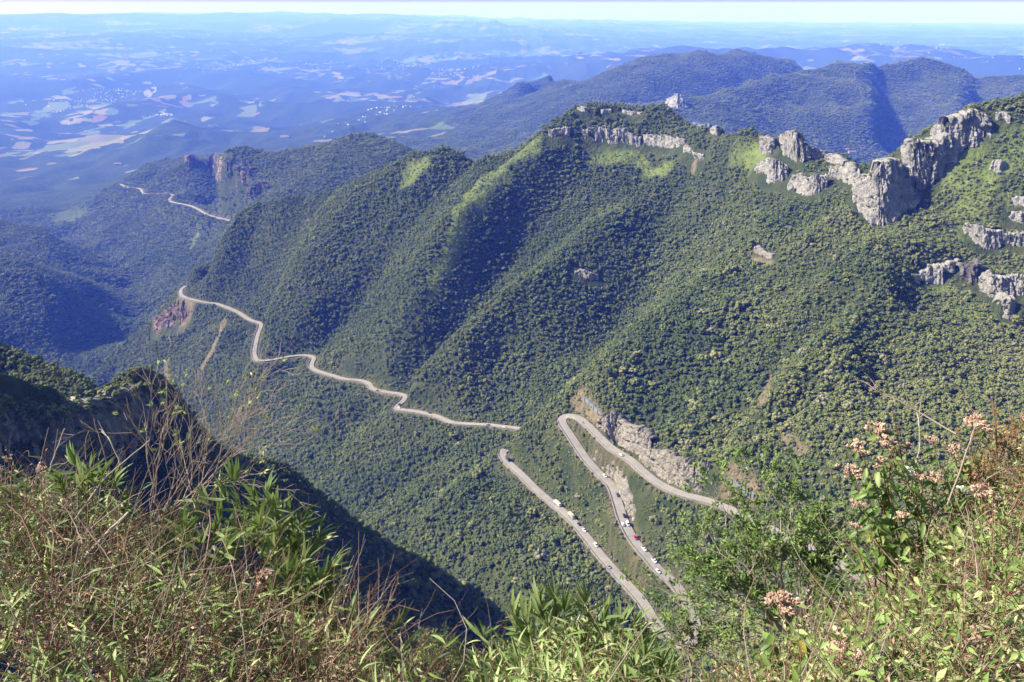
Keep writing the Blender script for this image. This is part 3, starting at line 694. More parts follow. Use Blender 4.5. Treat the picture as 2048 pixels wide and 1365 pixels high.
def cliff_object(key, base, topp, kind, lab):
    h = np.linalg.norm(topp - base, axis=1).mean()
    L = np.linalg.norm(np.diff(base, axis=0), axis=1).sum()
    far = base[:, 1].mean()
    cell = .62 * max(1.0, far / 900.0) if key != 'm1' else .9
    nu = int(np.clip(L / cell, 18, 190)); nv = int(np.clip(h / cell, 9, 110))
    s = np.linspace(0, len(base) - 1, nu)
    B = np.stack([np.interp(s, range(len(base)), base[:, k]) for k in range(3)], 1)
    T = np.stack([np.interp(s, range(len(base)), topp[:, k]) for k in range(3)], 1)
    seed = sum(map(ord, key))
    t = np.linspace(0, 1, nv)
    along = np.linspace(0, L, nu)
    colw = (3.2 if kind != 'cut' else 2.0) * max(1.0, far / 900.0)
    # ragged outline
    tooth = np.floor(along / (colw * .7) + .4 * noise2(along / 3, 0 * along, seed)).astype(np.int64)
    T[:, 2] += (.15 if key == 'm1' else 1.0) * min(.17 * h, 3.2 * max(1, far / 1000)) * (_h(tooth, 0 * tooth, 0 * tooth, seed) - .55) + min(0.05 * h, 1.0) * noise2(along / 1.3, 0 * along, seed + 5)
    G = B[:, None] * (1 - t)[None, :, None] + T[:, None] * t[None, :, None]
    tan = np.gradient(B[:, :2], axis=0); tan /= np.linalg.norm(tan, axis=1)[:, None] + 1e-9
    nrm = np.stack([tan[:, 1], -tan[:, 0], np.zeros(nu)], 1)        # towards the valley
    A, Tm = np.meshgrid(along, t * h, indexing='ij')
    big = max(1.0, far / 1000.0)
    off = np.zeros_like(A); amp = min(3.4, .10 * h + .7) * big
    for k_, (sc_, am_) in enumerate(((5.2, 1.0), (2.4, .62), (1.3, .36))):
        sc_ = sc_ * big * (.7 if kind == 'cut' else 1.0)
        qa = A / sc_ + .35 * noise2(Tm / (sc_ * 2), A / sc_, seed + 20 + k_) + (.35 if kind == 'cut' else .12) * Tm / sc_
        ca_ = np.floor(qa).astype(np.int64)
        qb = Tm / (sc_ * (2.6 if kind != 'cut' else 1.5)) + 3.7 * _h(ca_, 0 * ca_, 0 * ca_, seed + k_) + .3 * noise2(A / sc_, Tm / sc_, seed + 30 + k_)
        cb_ = np.floor(qb).astype(np.int64)
        off += amp * am_ * (_h(ca_, cb_, 0 * ca_, seed + 40 + k_) - .5) * 1.25
        crack = np.minimum(np.minimum(qa - ca_, 1 - (qa - ca_)) * 1.0, np.minimum(qb - cb_, 1 - (qb - cb_)) * 1.8)
        off -= amp * am_ * .38 * np.clip(1 - crack / .13, 0, 1)
    if kind == 'cut': off += 2.6
    off += amp * .8 * fbm2(A / (9 * big), Tm / (11 * big), 3, seed + 6) + .22 * big * noise2(A / .8, Tm / .9, seed + 8)
    edge = np.minimum(np.minimum(np.linspace(0, 1, nu), np.linspace(1, 0, nu)) * 16, 1)
    off = off * (.3 + .7 * edge[:, None]) - (1 - edge[:, None]) * 2.2 - np.where(t < .04, 1.2, 0)[None, :]
    G = G + nrm[:, None] * off[..., None]
    # the block goes on over the top and down into the hill
    cap1 = G[:, -1] - nrm * (2.0 + .06 * h) + np.array([0, 0, .5]); cap2 = G[:, -1] - nrm * (5.0 + .15 * h) - np.array([0, 0, 1.0]); cap3 = cap2 - nrm * 3 - np.array([0, 0, .6 * h + 4])
    foot = G[:, 0] - np.array([0, 0, 3.0 + .1 * h])
    G = np.concatenate([foot[:, None], G, cap1[:, None], cap2[:, None], cap3[:, None]], 1)
    n2 = G.shape[1]
    k = np.arange(nu * n2).reshape(nu, n2)
    Fq = np.stack([k[:-1, :-1], k[1:, :-1], k[1:, 1:], k[:-1, 1:]], -1).reshape(-1, 4)
    me = fast_mesh('rock_cliff', G.reshape(-1, 3), Fq)
    o = bpy.data.objects.new('rock_cliff', me); COL.objects.link(o)
    me.materials.append(ROCK[kind])
    tag(o, lab, 'cliff', 'rock cliffs and outcrops on the slopes')
    face = G[:, 1:-3] if key != 'm1' else G[:, 1:-1]
    nb = int(np.clip(L * h / 55, 2, 70)) if key not in ('pin', 'm1') else 4 if key == 'pin' else 420
    rg = np.random.default_rng(seed)
    for q in range(nb):      # bushes in cracks, on ledges and along the upper edge
        i = rg.integers(0, nu); j = int(face.shape[1] * (1 - .12 * rg.random() ** 2 if rg.random() < (.4 if key != 'm1' else .93) else rg.random() ** .8)) - 1
        LEDGE.append((*(face[i, max(j, 0)] - nrm[i] * .4), rg.uniform(.7, 1.9) * min(big, 2.2)))
    return o
LEDGE = []
ROCKPTS = []
for key, (base, topp, kind, lab) in CF.items():
    cliff_object(key, base, topp, kind, lab)
    n = max(2, int(np.linalg.norm(base[-1] - base[0]) / 4))
    for tq in (0, .33, .66, 1.0):
        P = base * (1 - tq) + topp * tq
        ss = np.linspace(0, len(P) - 1, n)
        ROCKPTS.append(np.stack([np.interp(ss, range(len(P)), P[:, k]) for k in (0, 1)], 1))
ROCKPTS = np.vstack(ROCKPTS)
_d = ROCKPTS / np.linalg.norm(ROCKPTS, axis=1)[:, None]
ROCKPTS = np.vstack([ROCKPTS, ROCKPTS - _d * 6.0])[np.hypot(*np.vstack([ROCKPTS, ROCKPTS]).T) < 1600]

# ------------------------------------------------------------------ roads and their parapets
MR, nt, bs = new_mat('worn_concrete_road')
geo = nd(nt, 'ShaderNodeNewGeometry'); pos = geo.outputs['Position']
ra = nd(nt, 'ShaderNodeAttribute', attribute_name='lane'); rs = nd(nt, 'ShaderNodeSeparateXYZ'); nt.links.new(ra.outputs['Vector'], rs.inputs[0])
rc = ramp(nt, [(.3, (.22, .195, .175)), (.6, (.30, .27, .245)), (.8, (.34, .315, .29))]); nt.links.new(noise_tex(nt, pos, .12, 6, .65), rc.inputs[0])
joint = mth(nt, 'LESS_THAN', mth(nt, 'FRACT', mth(nt, 'DIVIDE', rs.outputs[0], 7.0)), .035)
centre = mth(nt, 'LESS_THAN', mth(nt, 'ABSOLUTE', rs.outputs[1]), .09)
track = mth(nt, 'MULTIPLY', mth(nt, 'ABSOLUTE', mth(nt, 'SINE', mth(nt, 'MULTIPLY', rs.outputs[1], 1.75))), .22)
rcol = mixc(nt, mth(nt, 'MULTIPLY', mth(nt, 'MAXIMUM', joint, centre), .45), mixc(nt, track, rc.outputs[0], (.22, .19, .165)), (.12, .10, .09))
nt.links.new(rcol, bs.inputs['Base Color']); bs.inputs['Roughness'].default_value = .85
MP, nt, bs = new_mat('stained_concrete_parapet')
geo = nd(nt, 'ShaderNodeNewGeometry')
rc = ramp(nt, [(.3, (.14, .13, .115)), (.6, (.28, .26, .24)), (.8, (.36, .34, .31))]); nt.links.new(noise_tex(nt, geo.outputs['Position'], .5, 6, .65), rc.inputs[0]); nt.links.new(rc.outputs[0], bs.inputs['Base Color'])

def road_object(R_, w, name, lab=None):
    t = np.gradient(R_, axis=0); t[:, 2] = 0; t /= np.linalg.norm(t, axis=1)[:, None]
    n = np.stack([t[:, 1], -t[:, 0], 0 * t[:, 0]], 1)
    k = len(R_)
    s = np.concatenate([[0], np.cumsum(np.linalg.norm(np.diff(R_, axis=0), axis=1))])
    prof = [(-w - .3, -3.0), (-w - .3, 0.0), (-w * .5, .06), (0, .1), (w * .5, .06), (w + .3, 0.0), (w + .3, -3.0)]
    V = np.concatenate([R_ + n * a + np.array([0, 0, b]) for a, b in prof])
    m = len(prof)
    F = [(j * k + i, j * k + i + 1, (j + 1) * k + i + 1, (j + 1) * k + i) for j in range(m - 1) for i in range(k - 1)]
    F = [f[::-1] for f in F]
    o = mesh_obj(name, V, F, MR)
    a = o.data.attributes.new('lane', 'FLOAT_VECTOR', 'POINT')
    a.data.foreach_set('vector', np.concatenate([np.stack([s, np.full(k, p[0]), 0 * s], 1) for p in prof]).astype(np.float32).ravel())
    tag(o, kind='structure')
    return t, n

def parapet(R_, n, w, i0, i1, lab, hgt=.85):
    """low wall on the valley side between two stations"""
    seg = slice(i0, i1); P = R_[seg]; nn = n[seg].copy()
    out = []
    a = height(P[:, 0] + nn[:, 0] * 14, P[:, 1] + nn[:, 1] * 14); b = height(P[:, 0] - nn[:, 0] * 14, P[:, 1] - nn[:, 1] * 14)
    sg = np.where(np.convolve(np.sign(b - a), np.ones(9) / 9, 'same') >= 0, 1.0, -1.0)
    sg[:] = 1.0 if sg.mean() >= 0 else -1.0
    nn = nn * sg[:, None]
    prof = [(w - .05, .0), (w - .05, hgt), (w + .3, hgt), (w + .3, -2.0)]
    k = len(P)
    V = np.concatenate([P + nn * (q + .35) + np.array([0, 0, z]) for q, z in prof])
    F = [(j * k + i, j * k + i + 1, (j + 1) * k + i + 1, (j + 1) * k + i) for j in range(3) for i in range(k - 1)]
    if sg[0] < 0: F = [f[::-1] for f in F]
    F += [(0, k, 2 * k, 3 * k), (k - 1, 4 * k - 1, 3 * k - 1, 2 * k - 1)]
    o = mesh_obj('road_parapet', V, F, MP)
    tag(o, lab, 'parapet', 'low concrete parapets along the mountain road')
_, nN = road_object(RN, 3.3, 'road')
_, nM = road_object(RM, 3.1, 'road')
_, nF = road_object(RF, 4.0, 'road')
def stn(R_, u, v):
    uu, vv, _ = proj(R_); return int(np.argmin(np.hypot(uu - u, vv - v)))
iA, iB, iC, iD = stn(RN, 1481, 1028), stn(RN, 1138, 830), stn(RN, 1365, 1190), stn(RN, 1350, 1289)
parapet(RN, nN, 3.3, 0, stn(RN, 1167, 843), 'low concrete parapet along the outer edge of the upper road')
parapet(RN, nN, 3.3, stn(RN, 1123, 843), iC, 'low concrete parapet along the outer edge of the middle road')
parapet(RN, nN, 3.3, iD, len(RN) - 2, 'low concrete parapet along the outer edge of the lowest near road')
parapet(RM, nM, 3.1, 0, len(RM), 'low concrete parapet along the distant winding road', 1.0)
# ------------------------------------------------------------------ forest
def ico(sub=1):
    bm = bmesh.new(); bmesh.ops.create_icosphere(bm, subdivisions=sub, radius=1.0)
    V = np.array([v.co[:] for v in bm.verts]); F = np.array([[v.index for v in f.verts] for f in bm.faces]); bm.free()
    return V, F
ICO1, ICO2 = ico(1), ico(2)

def crown_arrays(seed, lobes, leaves, spread=.62, flat=.75, leaf=.16):
    """a crown of unit radius: lumpy leafy masses with loose leaf clumps all over; triangles only"""
    r = np.random.default_rng(seed)
    Vs, Fs, n = [], [], 0
    cen = []
    for i in range(lobes):
        a = r.uniform(0, 6.283); el = r.uniform(-.25, 1.0); q = spread * r.uniform(.55, 1.0)
        cpt = np.array([math.cos(a) * q * math.sqrt(max(0, 1 - el * el * .6)), math.sin(a) * q * math.sqrt(max(0, 1 - el * el * .6)), el * flat * .75])
        rad = r.uniform(.17, .42) * (1.0 if lobes > 6 else 1.2)
        cen.append((cpt, rad))
        V, F = ICO1
        W = V * rad * (1 + .38 * noise3(V[:, 0] * 2.6 + i * 7, V[:, 1] * 2.6, V[:, 2] * 2.6 + seed, seed)[:, None]) + cpt
        Vs.append(W); Fs.append(F + n); n += len(W)
    for j in range(leaves):
        cpt, rad = cen[r.integers(lobes)]
        d = r.normal(size=3); d[2] = abs(d[2]) * .9 - .25; d /= np.linalg.norm(d)
        p = cpt + d * rad * r.uniform(.85, 1.5)
        a = np.cross(d, r.normal(size=3)); a /= np.linalg.norm(a) + 1e-9; b = np.cross(d, a)
        a = a + d * r.uniform(-.5, .5); s = leaf * r.uniform(.6, 1.3)
        Vs.append(np.array([p - a * s, p + b * s * .7, p + a * s])); Fs.append(np.array([[n, n + 1, n + 2]])); n += 3
    V = np.vstack(Vs); V[:, 2] += .45
    return V, np.vstack(Fs)

def foliage_mat(name, src, stops, rough=.75, trans=0.0, spec=.25):
    m, nt, b = new_mat(name)
    if src == 'inst':
        a = nd(nt, 'ShaderNodeAttribute', attribute_name='tint', attribute_type='INSTANCER'); fac = a.outputs['Fac']
    elif src == 'rand':
        a = nd(nt, 'ShaderNodeObjectInfo'); fac = a.outputs['Random']
    else:
        a = nd(nt, 'ShaderNodeAttribute', attribute_name='tint'); fac = a.outputs['Fac']
    geo = nd(nt, 'ShaderNodeNewGeometry')
    fac = mth(nt, 'ADD', fac, mth(nt, 'MULTIPLY', mth(nt, 'SUBTRACT', noise_tex(nt, geo.outputs['Position'], .8 if src == 'inst' else 9.0, 3), .5), .38), clamp=True)
    r = ramp(nt, stops); nt.links.new(fac, r.inputs[0]); nt.links.new(r.outputs[0], b.inputs['Base Color'])
    b.inputs['Roughness'].default_value = rough; b.inputs['Specular IOR Level'].default_value = spec
    if trans > 0:
        out = nt.nodes['Material Output']; tr = nd(nt, 'ShaderNodeBsdfTranslucent'); mx = nd(nt, 'ShaderNodeMixShader'); mx.inputs[0].default_value = trans
        nt.links.new(mixc(nt, .5, r.outputs[0], (.12, .16, .02)), tr.inputs[0]); nt.links.new(b.outputs[0], mx.inputs[1]); nt.links.new(tr.outputs[0], mx.inputs[2]); nt.links.new(mx.outputs[0], out.inputs[0])
    return m
FSTOPS = [(0, (.052, .076, .023)), (.25, (.094, .124, .036)), (.5, (.146, .170, .051)), (.74, (.196, .208, .070)), (.9, (.235, .228, .10)), (1, (.26, .245, .165))]
M_FOREST = foliage_mat('forest_foliage', 'inst', FSTOPS)
M_TREE = foliage_mat('tree_foliage', 'rand', [(p * .999, c) for p, c in FSTOPS])
M_BARK, nt, bs = new_mat('bark'); bs.inputs['Base Color'].default_value = (.10, .08, .06, 1); bs.inputs['Roughness'].default_value = .9

def proto_collection(name, specs, mat):
    col = bpy.data.collections.new(name)
    for i, sp in enumerate(specs):
        V, F = crown_arrays(*sp)
        me = fast_mesh('crown', V, F); me.materials.append(mat)
        o = bpy.data.objects.new('%s_%02d' % (name, i), me); col.objects.link(o)
    return col
CROWNS = proto_collection('crown_kinds', [(11, 15, 420, .72, .75, .11), (12, 11, 420, .60, 1.1, .11), (13, 17, 440, .82, .55, .11), (14, 12, 400, .7, .8, .12), (15, 9, 420, .55, 1.3, .11), (16, 16, 440, .78, .7, .11), (17, 12, 440, .66, .9, .14), (18, 13, 360, .85, .9, .12)], M_FOREST)
def clump_collection():
    col = bpy.data.collections.new('clump_kinds')
    for i in range(4):
        r = np.random.default_rng(60 + i); Vs, Fs, n = [], [], 0
        for k in range(7):
            V, F = crown_arrays(100 + i * 10 + k, 5, 26, .62, .75, .24)
            s = r.uniform(.30, .46); p = np.array([r.uniform(-.75, .75), r.uniform(-.75, .75), r.uniform(-.12, .12)])
            Vs.append(V * s * np.array([1, 1, r.uniform(.8, 1.25)]) + p); Fs.append(F + n); n += len(V)
        me = fast_mesh('clump', np.vstack(Vs), np.vstack(Fs)); me.materials.append(M_FOREST)
        col.objects.link(bpy.data.objects.new('clump_kinds_%02d' % i, me))
    return col
CLUMPS = clump_collection()

def scatter_object(name, P, scale, rot, idx, tint, col, lab):
    me = bpy.data.meshes.new(name)
    me.vertices.add(len(P)); me.vertices.foreach_set('co', np.asarray(P, np.float32).ravel())
    a = me.attributes.new('size', 'FLOAT_VECTOR', 'POINT'); a.data.foreach_set('vector', np.asarray(scale, np.float32).ravel())
    tilt = np.random.default_rng(len(P)).normal(0, .16, (len(P), 2))
    a = me.attributes.new('turn', 'FLOAT_VECTOR', 'POINT'); a.data.foreach_set('vector', np.column_stack([tilt, rot]).astype(np.float32).ravel())
    a = me.attributes.new('pick', 'INT', 'POINT'); a.data.foreach_set('value', np.asarray(idx, np.int32))
    a = me.attributes.new('tint', 'FLOAT', 'POINT'); a.data.foreach_set('value', np.asarray(tint, np.float32))
    o = bpy.data.objects.new(name, me); COL.objects.link(o)
    ng = bpy.data.node_groups.new(name, 'GeometryNodeTree')
    ng.interface.new_socket('Geometry', in_out='INPUT', socket_type='NodeSocketGeometry'); ng.interface.new_socket('Geometry', in_out='OUTPUT', socket_type='NodeSocketGeometry')
    gi, go = ng.nodes.new('NodeGroupInput'), ng.nodes.new('NodeGroupOutput')
    ci = ng.nodes.new('GeometryNodeCollectionInfo'); ci.inputs['Collection'].default_value = col; ci.inputs['Separate Children'].default_value = True; ci.inputs['Reset Children'].default_value = True
    ip = ng.nodes.new('GeometryNodeInstanceOnPoints'); ip.inputs['Pick Instance'].default_value = True
    def named(nm, dt):
        n = ng.nodes.new('GeometryNodeInputNamedAttribute'); n.data_type = dt; n.inputs['Name'].default_value = nm; return n.outputs['Attribute']
    ng.links.new(gi.outputs[0], ip.inputs['Points']); ng.links.new(ci.outputs[0], ip.inputs['Instance'])
    ng.links.new(named('pick', 'INT'), ip.inputs['Instance Index']); ng.links.new(named('size', 'FLOAT_VECTOR'), ip.inputs['Scale'])
    ng.links.new(named('turn', 'FLOAT_VECTOR'), ip.inputs['Rotation'])
    ng.links.new(ip.outputs[0], go.inputs[0])
    md = o.modifiers.new('scatter', 'NODES'); md.node_group = ng
    tag(o, lab, 'forest', kind='stuff')
    return o

def visible(P, tol=9.0, n=56):
    """keeps points that the viewpoint can see over the terrain, with some margin"""
    keep = np.ones(len(P), bool)
    f = np.concatenate([np.linspace(.05, .9, n), [.93, .96, .98]])
    for k in f:
        hx, hy = P[:, 0] * k, P[:, 1] * k
        zl = CAMZ + (P[:, 2] + tol - CAMZ) * k
        keep &= (height(hx, hy) < zl + 1.0) | (hy < 130)
    return keep
def jitter_grid(y0, y1, step, side=.70, pad=50):
    ys = np.arange(y0, y1, step); out = []
    for y in ys:
        xs = np.arange(-side * y - pad, side * y + pad, step)
        out.append(np.stack([xs, np.full(len(xs), y)], 1))
    P = np.vstack(out); return P + RNG.uniform(-.48, .48, P.shape) * step
RC_X0, RC_Y0, RC_S = -720.0, 150.0, 1.0
def rock_clear(P, d):
    G_ = np.zeros((1560, 1560), bool)
    for q in ROCKPTS:
        dd = d * (1.35 if q[1] < 600 else 1.0)
        i0, i1 = int((q[0] - dd - RC_X0) / RC_S), int((q[0] + dd - RC_X0) / RC_S); j0, j1 = int((q[1] - dd - RC_Y0) / RC_S), int((q[1] + dd - RC_Y0) / RC_S)
        G_[max(i0, 0):max(i1 + 1, 0), max(j0, 0):max(j1 + 1, 0)] = True
    i = np.clip(((P[:, 0] - RC_X0) / RC_S).astype(int), 0, 1559); j = np.clip(((P[:, 1] - RC_Y0) / RC_S).astype(int), 0, 1559)
    return ~G_[i, j]
def road_dist(P):
    d = np.full(len(P), 1e9)
    for R_ in (RN, RM, RF):
        lo, hi = R_[:, :2].min(0) - 30, R_[:, :2].max(0) + 30
        m = (P[:, 0] > lo[0]) & (P[:, 0] < hi[0]) & (P[:, 1] > lo[1]) & (P[:, 1] < hi[1])
        if m.any(): d[m] = np.minimum(d[m], seg_dist(P[m, 0], P[m, 1], R_[::2, :2]))
    return d
def tint_at(x, y):
    t = .36 + .30 * fbm2(x / 70, y / 70, 3, 201) + .12 * fbm2(x / 19, y / 19, 2, 207)
    # drier, yellower growth on the sunny spur around the hairpins and on the right-hand slope
    t = t + .12 * np.clip((x + 20) / 120, 0, 1) * np.clip((640 - y) / 120, 0, 1) + .07 * np.clip((x - 250) / 120, 0, 1)
    return t

def forest(y0, y1, step, rmin, rmax, col, nk, name, lab, lowland=False, tol=9.0, extra=None):
    P = jitter_grid(y0, y1, step)
    z = height(P[:, 0], P[:, 1]); P3 = np.column_stack([P, z])
    keep = visible(P3, tol)
    P, P3 = P[keep], P3[keep]
    rd = road_dist(P); g, s = cover(P[:, 0], P[:, 1])
    u = RNG.random(len(P))
    gone = (rd < 6.5) | (u < g * .8 - .05) | (u < s * .62 - .08)
    if lowland: gone |= (CAMZ - P3[:, 2] > 640) & (P[:, 1] > 3400)
    P, P3, g, s, rd = P[~gone], P3[~gone], g[~gone], s[~gone], rd[~gone]
    if y0 < 1500:
        k = rock_clear(P, 4.6); P, P3, g, s, rd = P[k], P3[k], g[k], s[k], rd[k]
    n = len(P)
    bush = np.clip(np.maximum(g, s) * 1.3 + np.clip((14 - rd) / 8, 0, 1), 0, 1)
    # scrub with gaps on the dry right-hand slope, closed canopy elsewhere
    dry = np.clip((P[:, 0] - 180) / 160, 0, 1) * np.clip((900 - P[:, 1]) / 200, 0, 1) * .55
    rr = (rmin + (rmax - rmin) * RNG.random(n) ** 1.7) * (1 + .5 * (RNG.random(n) < .08)) * (1 + .25 * fbm2(P[:, 0] / 60, P[:, 1] / 60, 2, 77)) * np.where((P[:, 1] < 440) & (P[:, 0] < -60), .62, 1.0) * (1 - .55 * np.maximum(bush, dry * (RNG.random(n) < .7)))
    hh = rr * RNG.uniform(.6, 1.25, n)
    tint = np.clip(tint_at(P[:, 0], P[:, 1]) + RNG.normal(0, .075, n) + .18 * bush + .25 * dry * (RNG.random(n) < .6), 0, 1)
    P3[:, 2] += (rr * .25 + RNG.uniform(-.5, .9, n)) * (1 - bush)
    return P3, np.column_stack([rr, rr * RNG.uniform(.85, 1.15, n), hh]), RNG.uniform(0, 6.283, n), RNG.integers(0, nk, n), tint

F1 = forest(175, 1640, 3.2, 1.25, 3.1, CROWNS, 8, 'forest', '')
# low scrub: on the banks by the road, on the dry right-hand slope, on the shaded massif and on the ledges of the cliffs
def scrub(y0, y1, step, sel, rmin, rmax, tint0):
    P = jitter_grid(y0, y1, step); P = P[sel(P)]
    P3 = np.column_stack([P, height(P[:, 0], P[:, 1])]); k = visible(P3, 4.0); P, P3 = P[k], P3[k]
    rd = road_dist(P); g, s = cover(P[:, 0], P[:, 1]); k = (rd > 4.6) & (RNG.random(len(P)) > s * .45) & rock_clear(P, 1.8); P, P3 = P[k], P3[k]; n = len(P)
    r = rmin + (rmax - rmin) * RNG.random(n) ** 1.8
    tn = np.clip(tint0 + .22 * fbm2(P[:, 0] / 25, P[:, 1] / 25, 2, 88) + RNG.normal(0, .15, n), 0, 1)
    return P3, np.column_stack([r, r * RNG.uniform(.85, 1.2, n), r * RNG.uniform(.6, 1.1, n)]), RNG.uniform(0, 6.28, n), RNG.integers(0, 8, n), tn
S1 = scrub(330, 760, 2.6, lambda P: road_dist(P) < 26, .5, 1.6, .62)
S2 = scrub(420, 820, 3.1, lambda P: P[:, 0] > 190 + 30 * fbm2(P[:, 0] / 60, P[:, 1] / 60, 2, 5), .8, 2.3, .56)
S5 = scrub(600, 1300, 3.9, lambda P: cover(P[:, 0], P[:, 1])[0] > .25, .5, 1.5, .74)
S3 = scrub(215, 470, 2.5, lambda P: P[:, 0] < -95, .7, 1.7, .45)
LEDGE = np.array(LEDGE)
nL = len(LEDGE)
S4 = (LEDGE[:, :3], np.column_stack([LEDGE[:, 3]] * 2 + [LEDGE[:, 3] * .7]), RNG.uniform(0, 6.28, nL), RNG.integers(0, 8, nL), np.clip(RNG.normal(.5, .2, nL), 0, 1))
SCRUB = [np.concatenate(q) for q in zip(S1, S2, S3, S4, S5)]
scatter_object('scrub', *SCRUB[:5], CROWNS, 'low scrub and bushes on the road banks, cliffs and dry slopes')
# ------------------------------------------------------------------ the largest trees in view are things of their own, the rest is one mass of forest
P3, SC, RT, IX, TN = F1
pu, pv, pf = proj(P3 + np.array([0, 0, 2.0]))
size_px = SC[:, 0] / pf
# the part of the picture that shows forest in front of any plant of the foreground
open_view = (pu > 640) & (pu < 2030) & (pv < 1225) & (pv > 500) & ~((pu > 1330) & (pv > 1010)) & ~((pu > 1690) & (pv > 820)) & ~((pu < 1050) & (pv > 850 + (pu - 640) * .0) & (pv > 945 + (pu - 600) * .72))
los = visible(P3 + np.array([0, 0, 2.0]), 0.5, 90)
cand = np.where(open_view & los & (SC[:, 0] > 1.7))[0]
cand = cand[np.argsort(-size_px[cand])][:300]
rest = np.ones(len(P3), bool); rest[cand] = False
scatter_object('forest', P3[rest], SC[rest], RT[rest], IX[rest], TN[rest], CROWNS, 'dense dark green forest covering the mountain slopes')
TRUNK_V = []; TRUNK_F = []
for j, (z, r) in enumerate([(-1.2, .16), (0.0, .11), (.5, .075), (.95, .03)]):
    for a in range(6): TRUNK_V.append((math.cos(a * 1.047) * r + .04 * j * (j % 2), math.sin(a * 1.047) * r, z))
for j in range(3):
    for a in range(6): TRUNK_F.append((j * 6 + a, j * 6 + (a + 1) % 6, (j + 1) * 6 + (a + 1) % 6, (j + 1) * 6 + a))
TV, TF = list(TRUNK_V), list(TRUNK_F)
for (ax, ay, az) in ((.45, .2, .75), (-.4, .3, .7), (.05, -.5, .65), (-.2, -.3, .9)):   # limbs
    b0 = len(TV)
    for q, r in ((0, .05), (1, .02)):
        for a in range(4): TV.append((ax * q + math.cos(a * 1.571) * r, ay * q + math.sin(a * 1.571) * r, .2 + (az - .2) * q + .0))
    for a in range(4): TF.append((b0 + a, b0 + (a + 1) % 4, b0 + 4 + (a + 1) % 4, b0 + 4 + a))
trunk_me = bpy.data.meshes.new('trunk'); trunk_me.from_pydata(TV, [], TF); trunk_me.materials.append(M_BARK)
tree_me = []
for sp in [(11, 15, 360, .72, .75, .11), (12, 11, 360, .60, 1.1, .11), (13, 17, 400, .82, .55, .11), (14, 12, 340, .7, .8, .12), (15, 9, 360, .55, 1.3, .11), (16, 16, 400, .78, .7, .11), (17, 12, 380, .66, .9, .13), (18, 13, 320, .85, .9, .12)]:
    V, F = crown_arrays(*sp); m_ = fast_mesh('crown', V, F); m_.materials.append(M_TREE); tree_me.append(m_)
for i in cand:
    t_ = empty('forest_tree', tuple(P3[i]), float(RT[i])); t_.scale = tuple(map(float, SC[i]))
    below = pv[i] > 0
    x_, y_ = P3[i, 0], P3[i, 1]
    side = 'on the slope below the lowest near road' if pu[i] < np.interp(pv[i], [900, 1000, 1100, 1200, 1290], [1000, 1096, 1192, 1283, 1350]) else 'on the bank between the lowest and the middle road' if pu[i] < np.interp(pv[i], [830, 930, 1000, 1100, 1200], [1122, 1180, 1234, 1282, 1370]) else 'on the slope around and above the upper road'
    look = ('broad' if SC[i, 0] > 2.9 else 'small') + (' flat-crowned' if SC[i, 2] < .92 * SC[i, 0] else ' round-crowned') + ' forest tree '
    tag(t_, look + side, 'tree', look + side + ', nearest ones')
    for nm, m_ in (('crown', tree_me[IX[i]]), ('trunk', trunk_me)):
        o = bpy.data.objects.new(nm, m_); COL.objects.link(o); o.parent = t_

# forest of the hills farther off: clumps of crowns
A = forest(1500, 3000, 8.6, 5.6, 8.2, CLUMPS, 4, '', '', True, 14.0)
B = forest(3000, 5700, 10.0, 6.0, 8.8, CLUMPS, 4, '', '', True, 20.0)
FAR_ = [np.concatenate([a, b]) for a, b in zip(A, B)]
scatter_object('distant_forest', FAR_[0], FAR_[1], FAR_[2], FAR_[3], FAR_[4], CLUMPS, 'hazy blue-green forest on the distant hills and mountains')
# ------------------------------------------------------------------ vehicles on the road
def paint(name, col, rough=.35, metal=0.0):
    m, nt, b = new_mat(name); b.inputs['Base Color'].default_value = (*col, 1); b.inputs['Roughness'].default_value = rough; b.inputs['Metallic'].default_value = metal
    geo = nd(nt, 'ShaderNodeNewGeometry'); nt.links.new(mixc(nt, mth(nt, 'MULTIPLY', noise_tex(nt, geo.outputs['Position'], 1.3, 4), .18), col, tuple(q * .6 for q in col)), b.inputs['Base Color'])
    return m
PAINT = {'white': paint('white_paint', (.74, .74, .72)), 'silver': paint('silver_paint', (.45, .46, .47), .3, .4), 'black': paint('black_paint', (.02, .022, .026), .25), 'red': paint('red_paint', (.42, .03, .03)), 'blue': paint('dark_blue_paint', (.03, .05, .10), .3)}
M_GLASS = paint('dark_glass', (.02, .025, .03), .08); M_TYRE = paint('tyre_rubber', (.025, .025, .025), .8); M_TARP = paint('canvas_cover', (.50, .44, .33), .8); M_DARKBED = paint('dark_load', (.06, .055, .05), .8); M_CHAS = paint('chassis', (.05, .05, .05), .6)

def loft(sections):
    """closed rings (all with the same count) -> verts, faces with caps"""
    V = [p for s in sections for p in s]; k = len(sections[0]); F = []
    for i in range(len(sections) - 1):
        for j in range(k): F.append((i * k + j, i * k + (j + 1) % k, (i + 1) * k + (j + 1) % k, (i + 1) * k + j))
    F.append(tuple(range(k))[::-1]); F.append(tuple((len(sections) - 1) * k + j for j in range(k)))
    return V, F
def body_mesh(name, prof, w, mat, tumble=.0, zref=0):
    """side profile (x, zlow, zhigh) swept across the width with rounded shoulders"""
    secs = []
    for x, zl, zh, ww in prof:
        h = zh - zl
        secs.append([(x, -ww * .86, zl), (x, -ww, zl + .25 * h), (x, -ww * (1 - tumble * .4), zl + .75 * h), (x, -ww * (.9 - tumble), zh), (x, ww * (.9 - tumble), zh), (x, ww * (1 - tumble * .4), zl + .75 * h), (x, ww, zl + .25 * h), (x, ww * .86, zl)])
    V, F = loft(secs); me = bpy.data.meshes.new(name); me.from_pydata(V, [], F); me.update(); me.materials.append(mat)
    return me
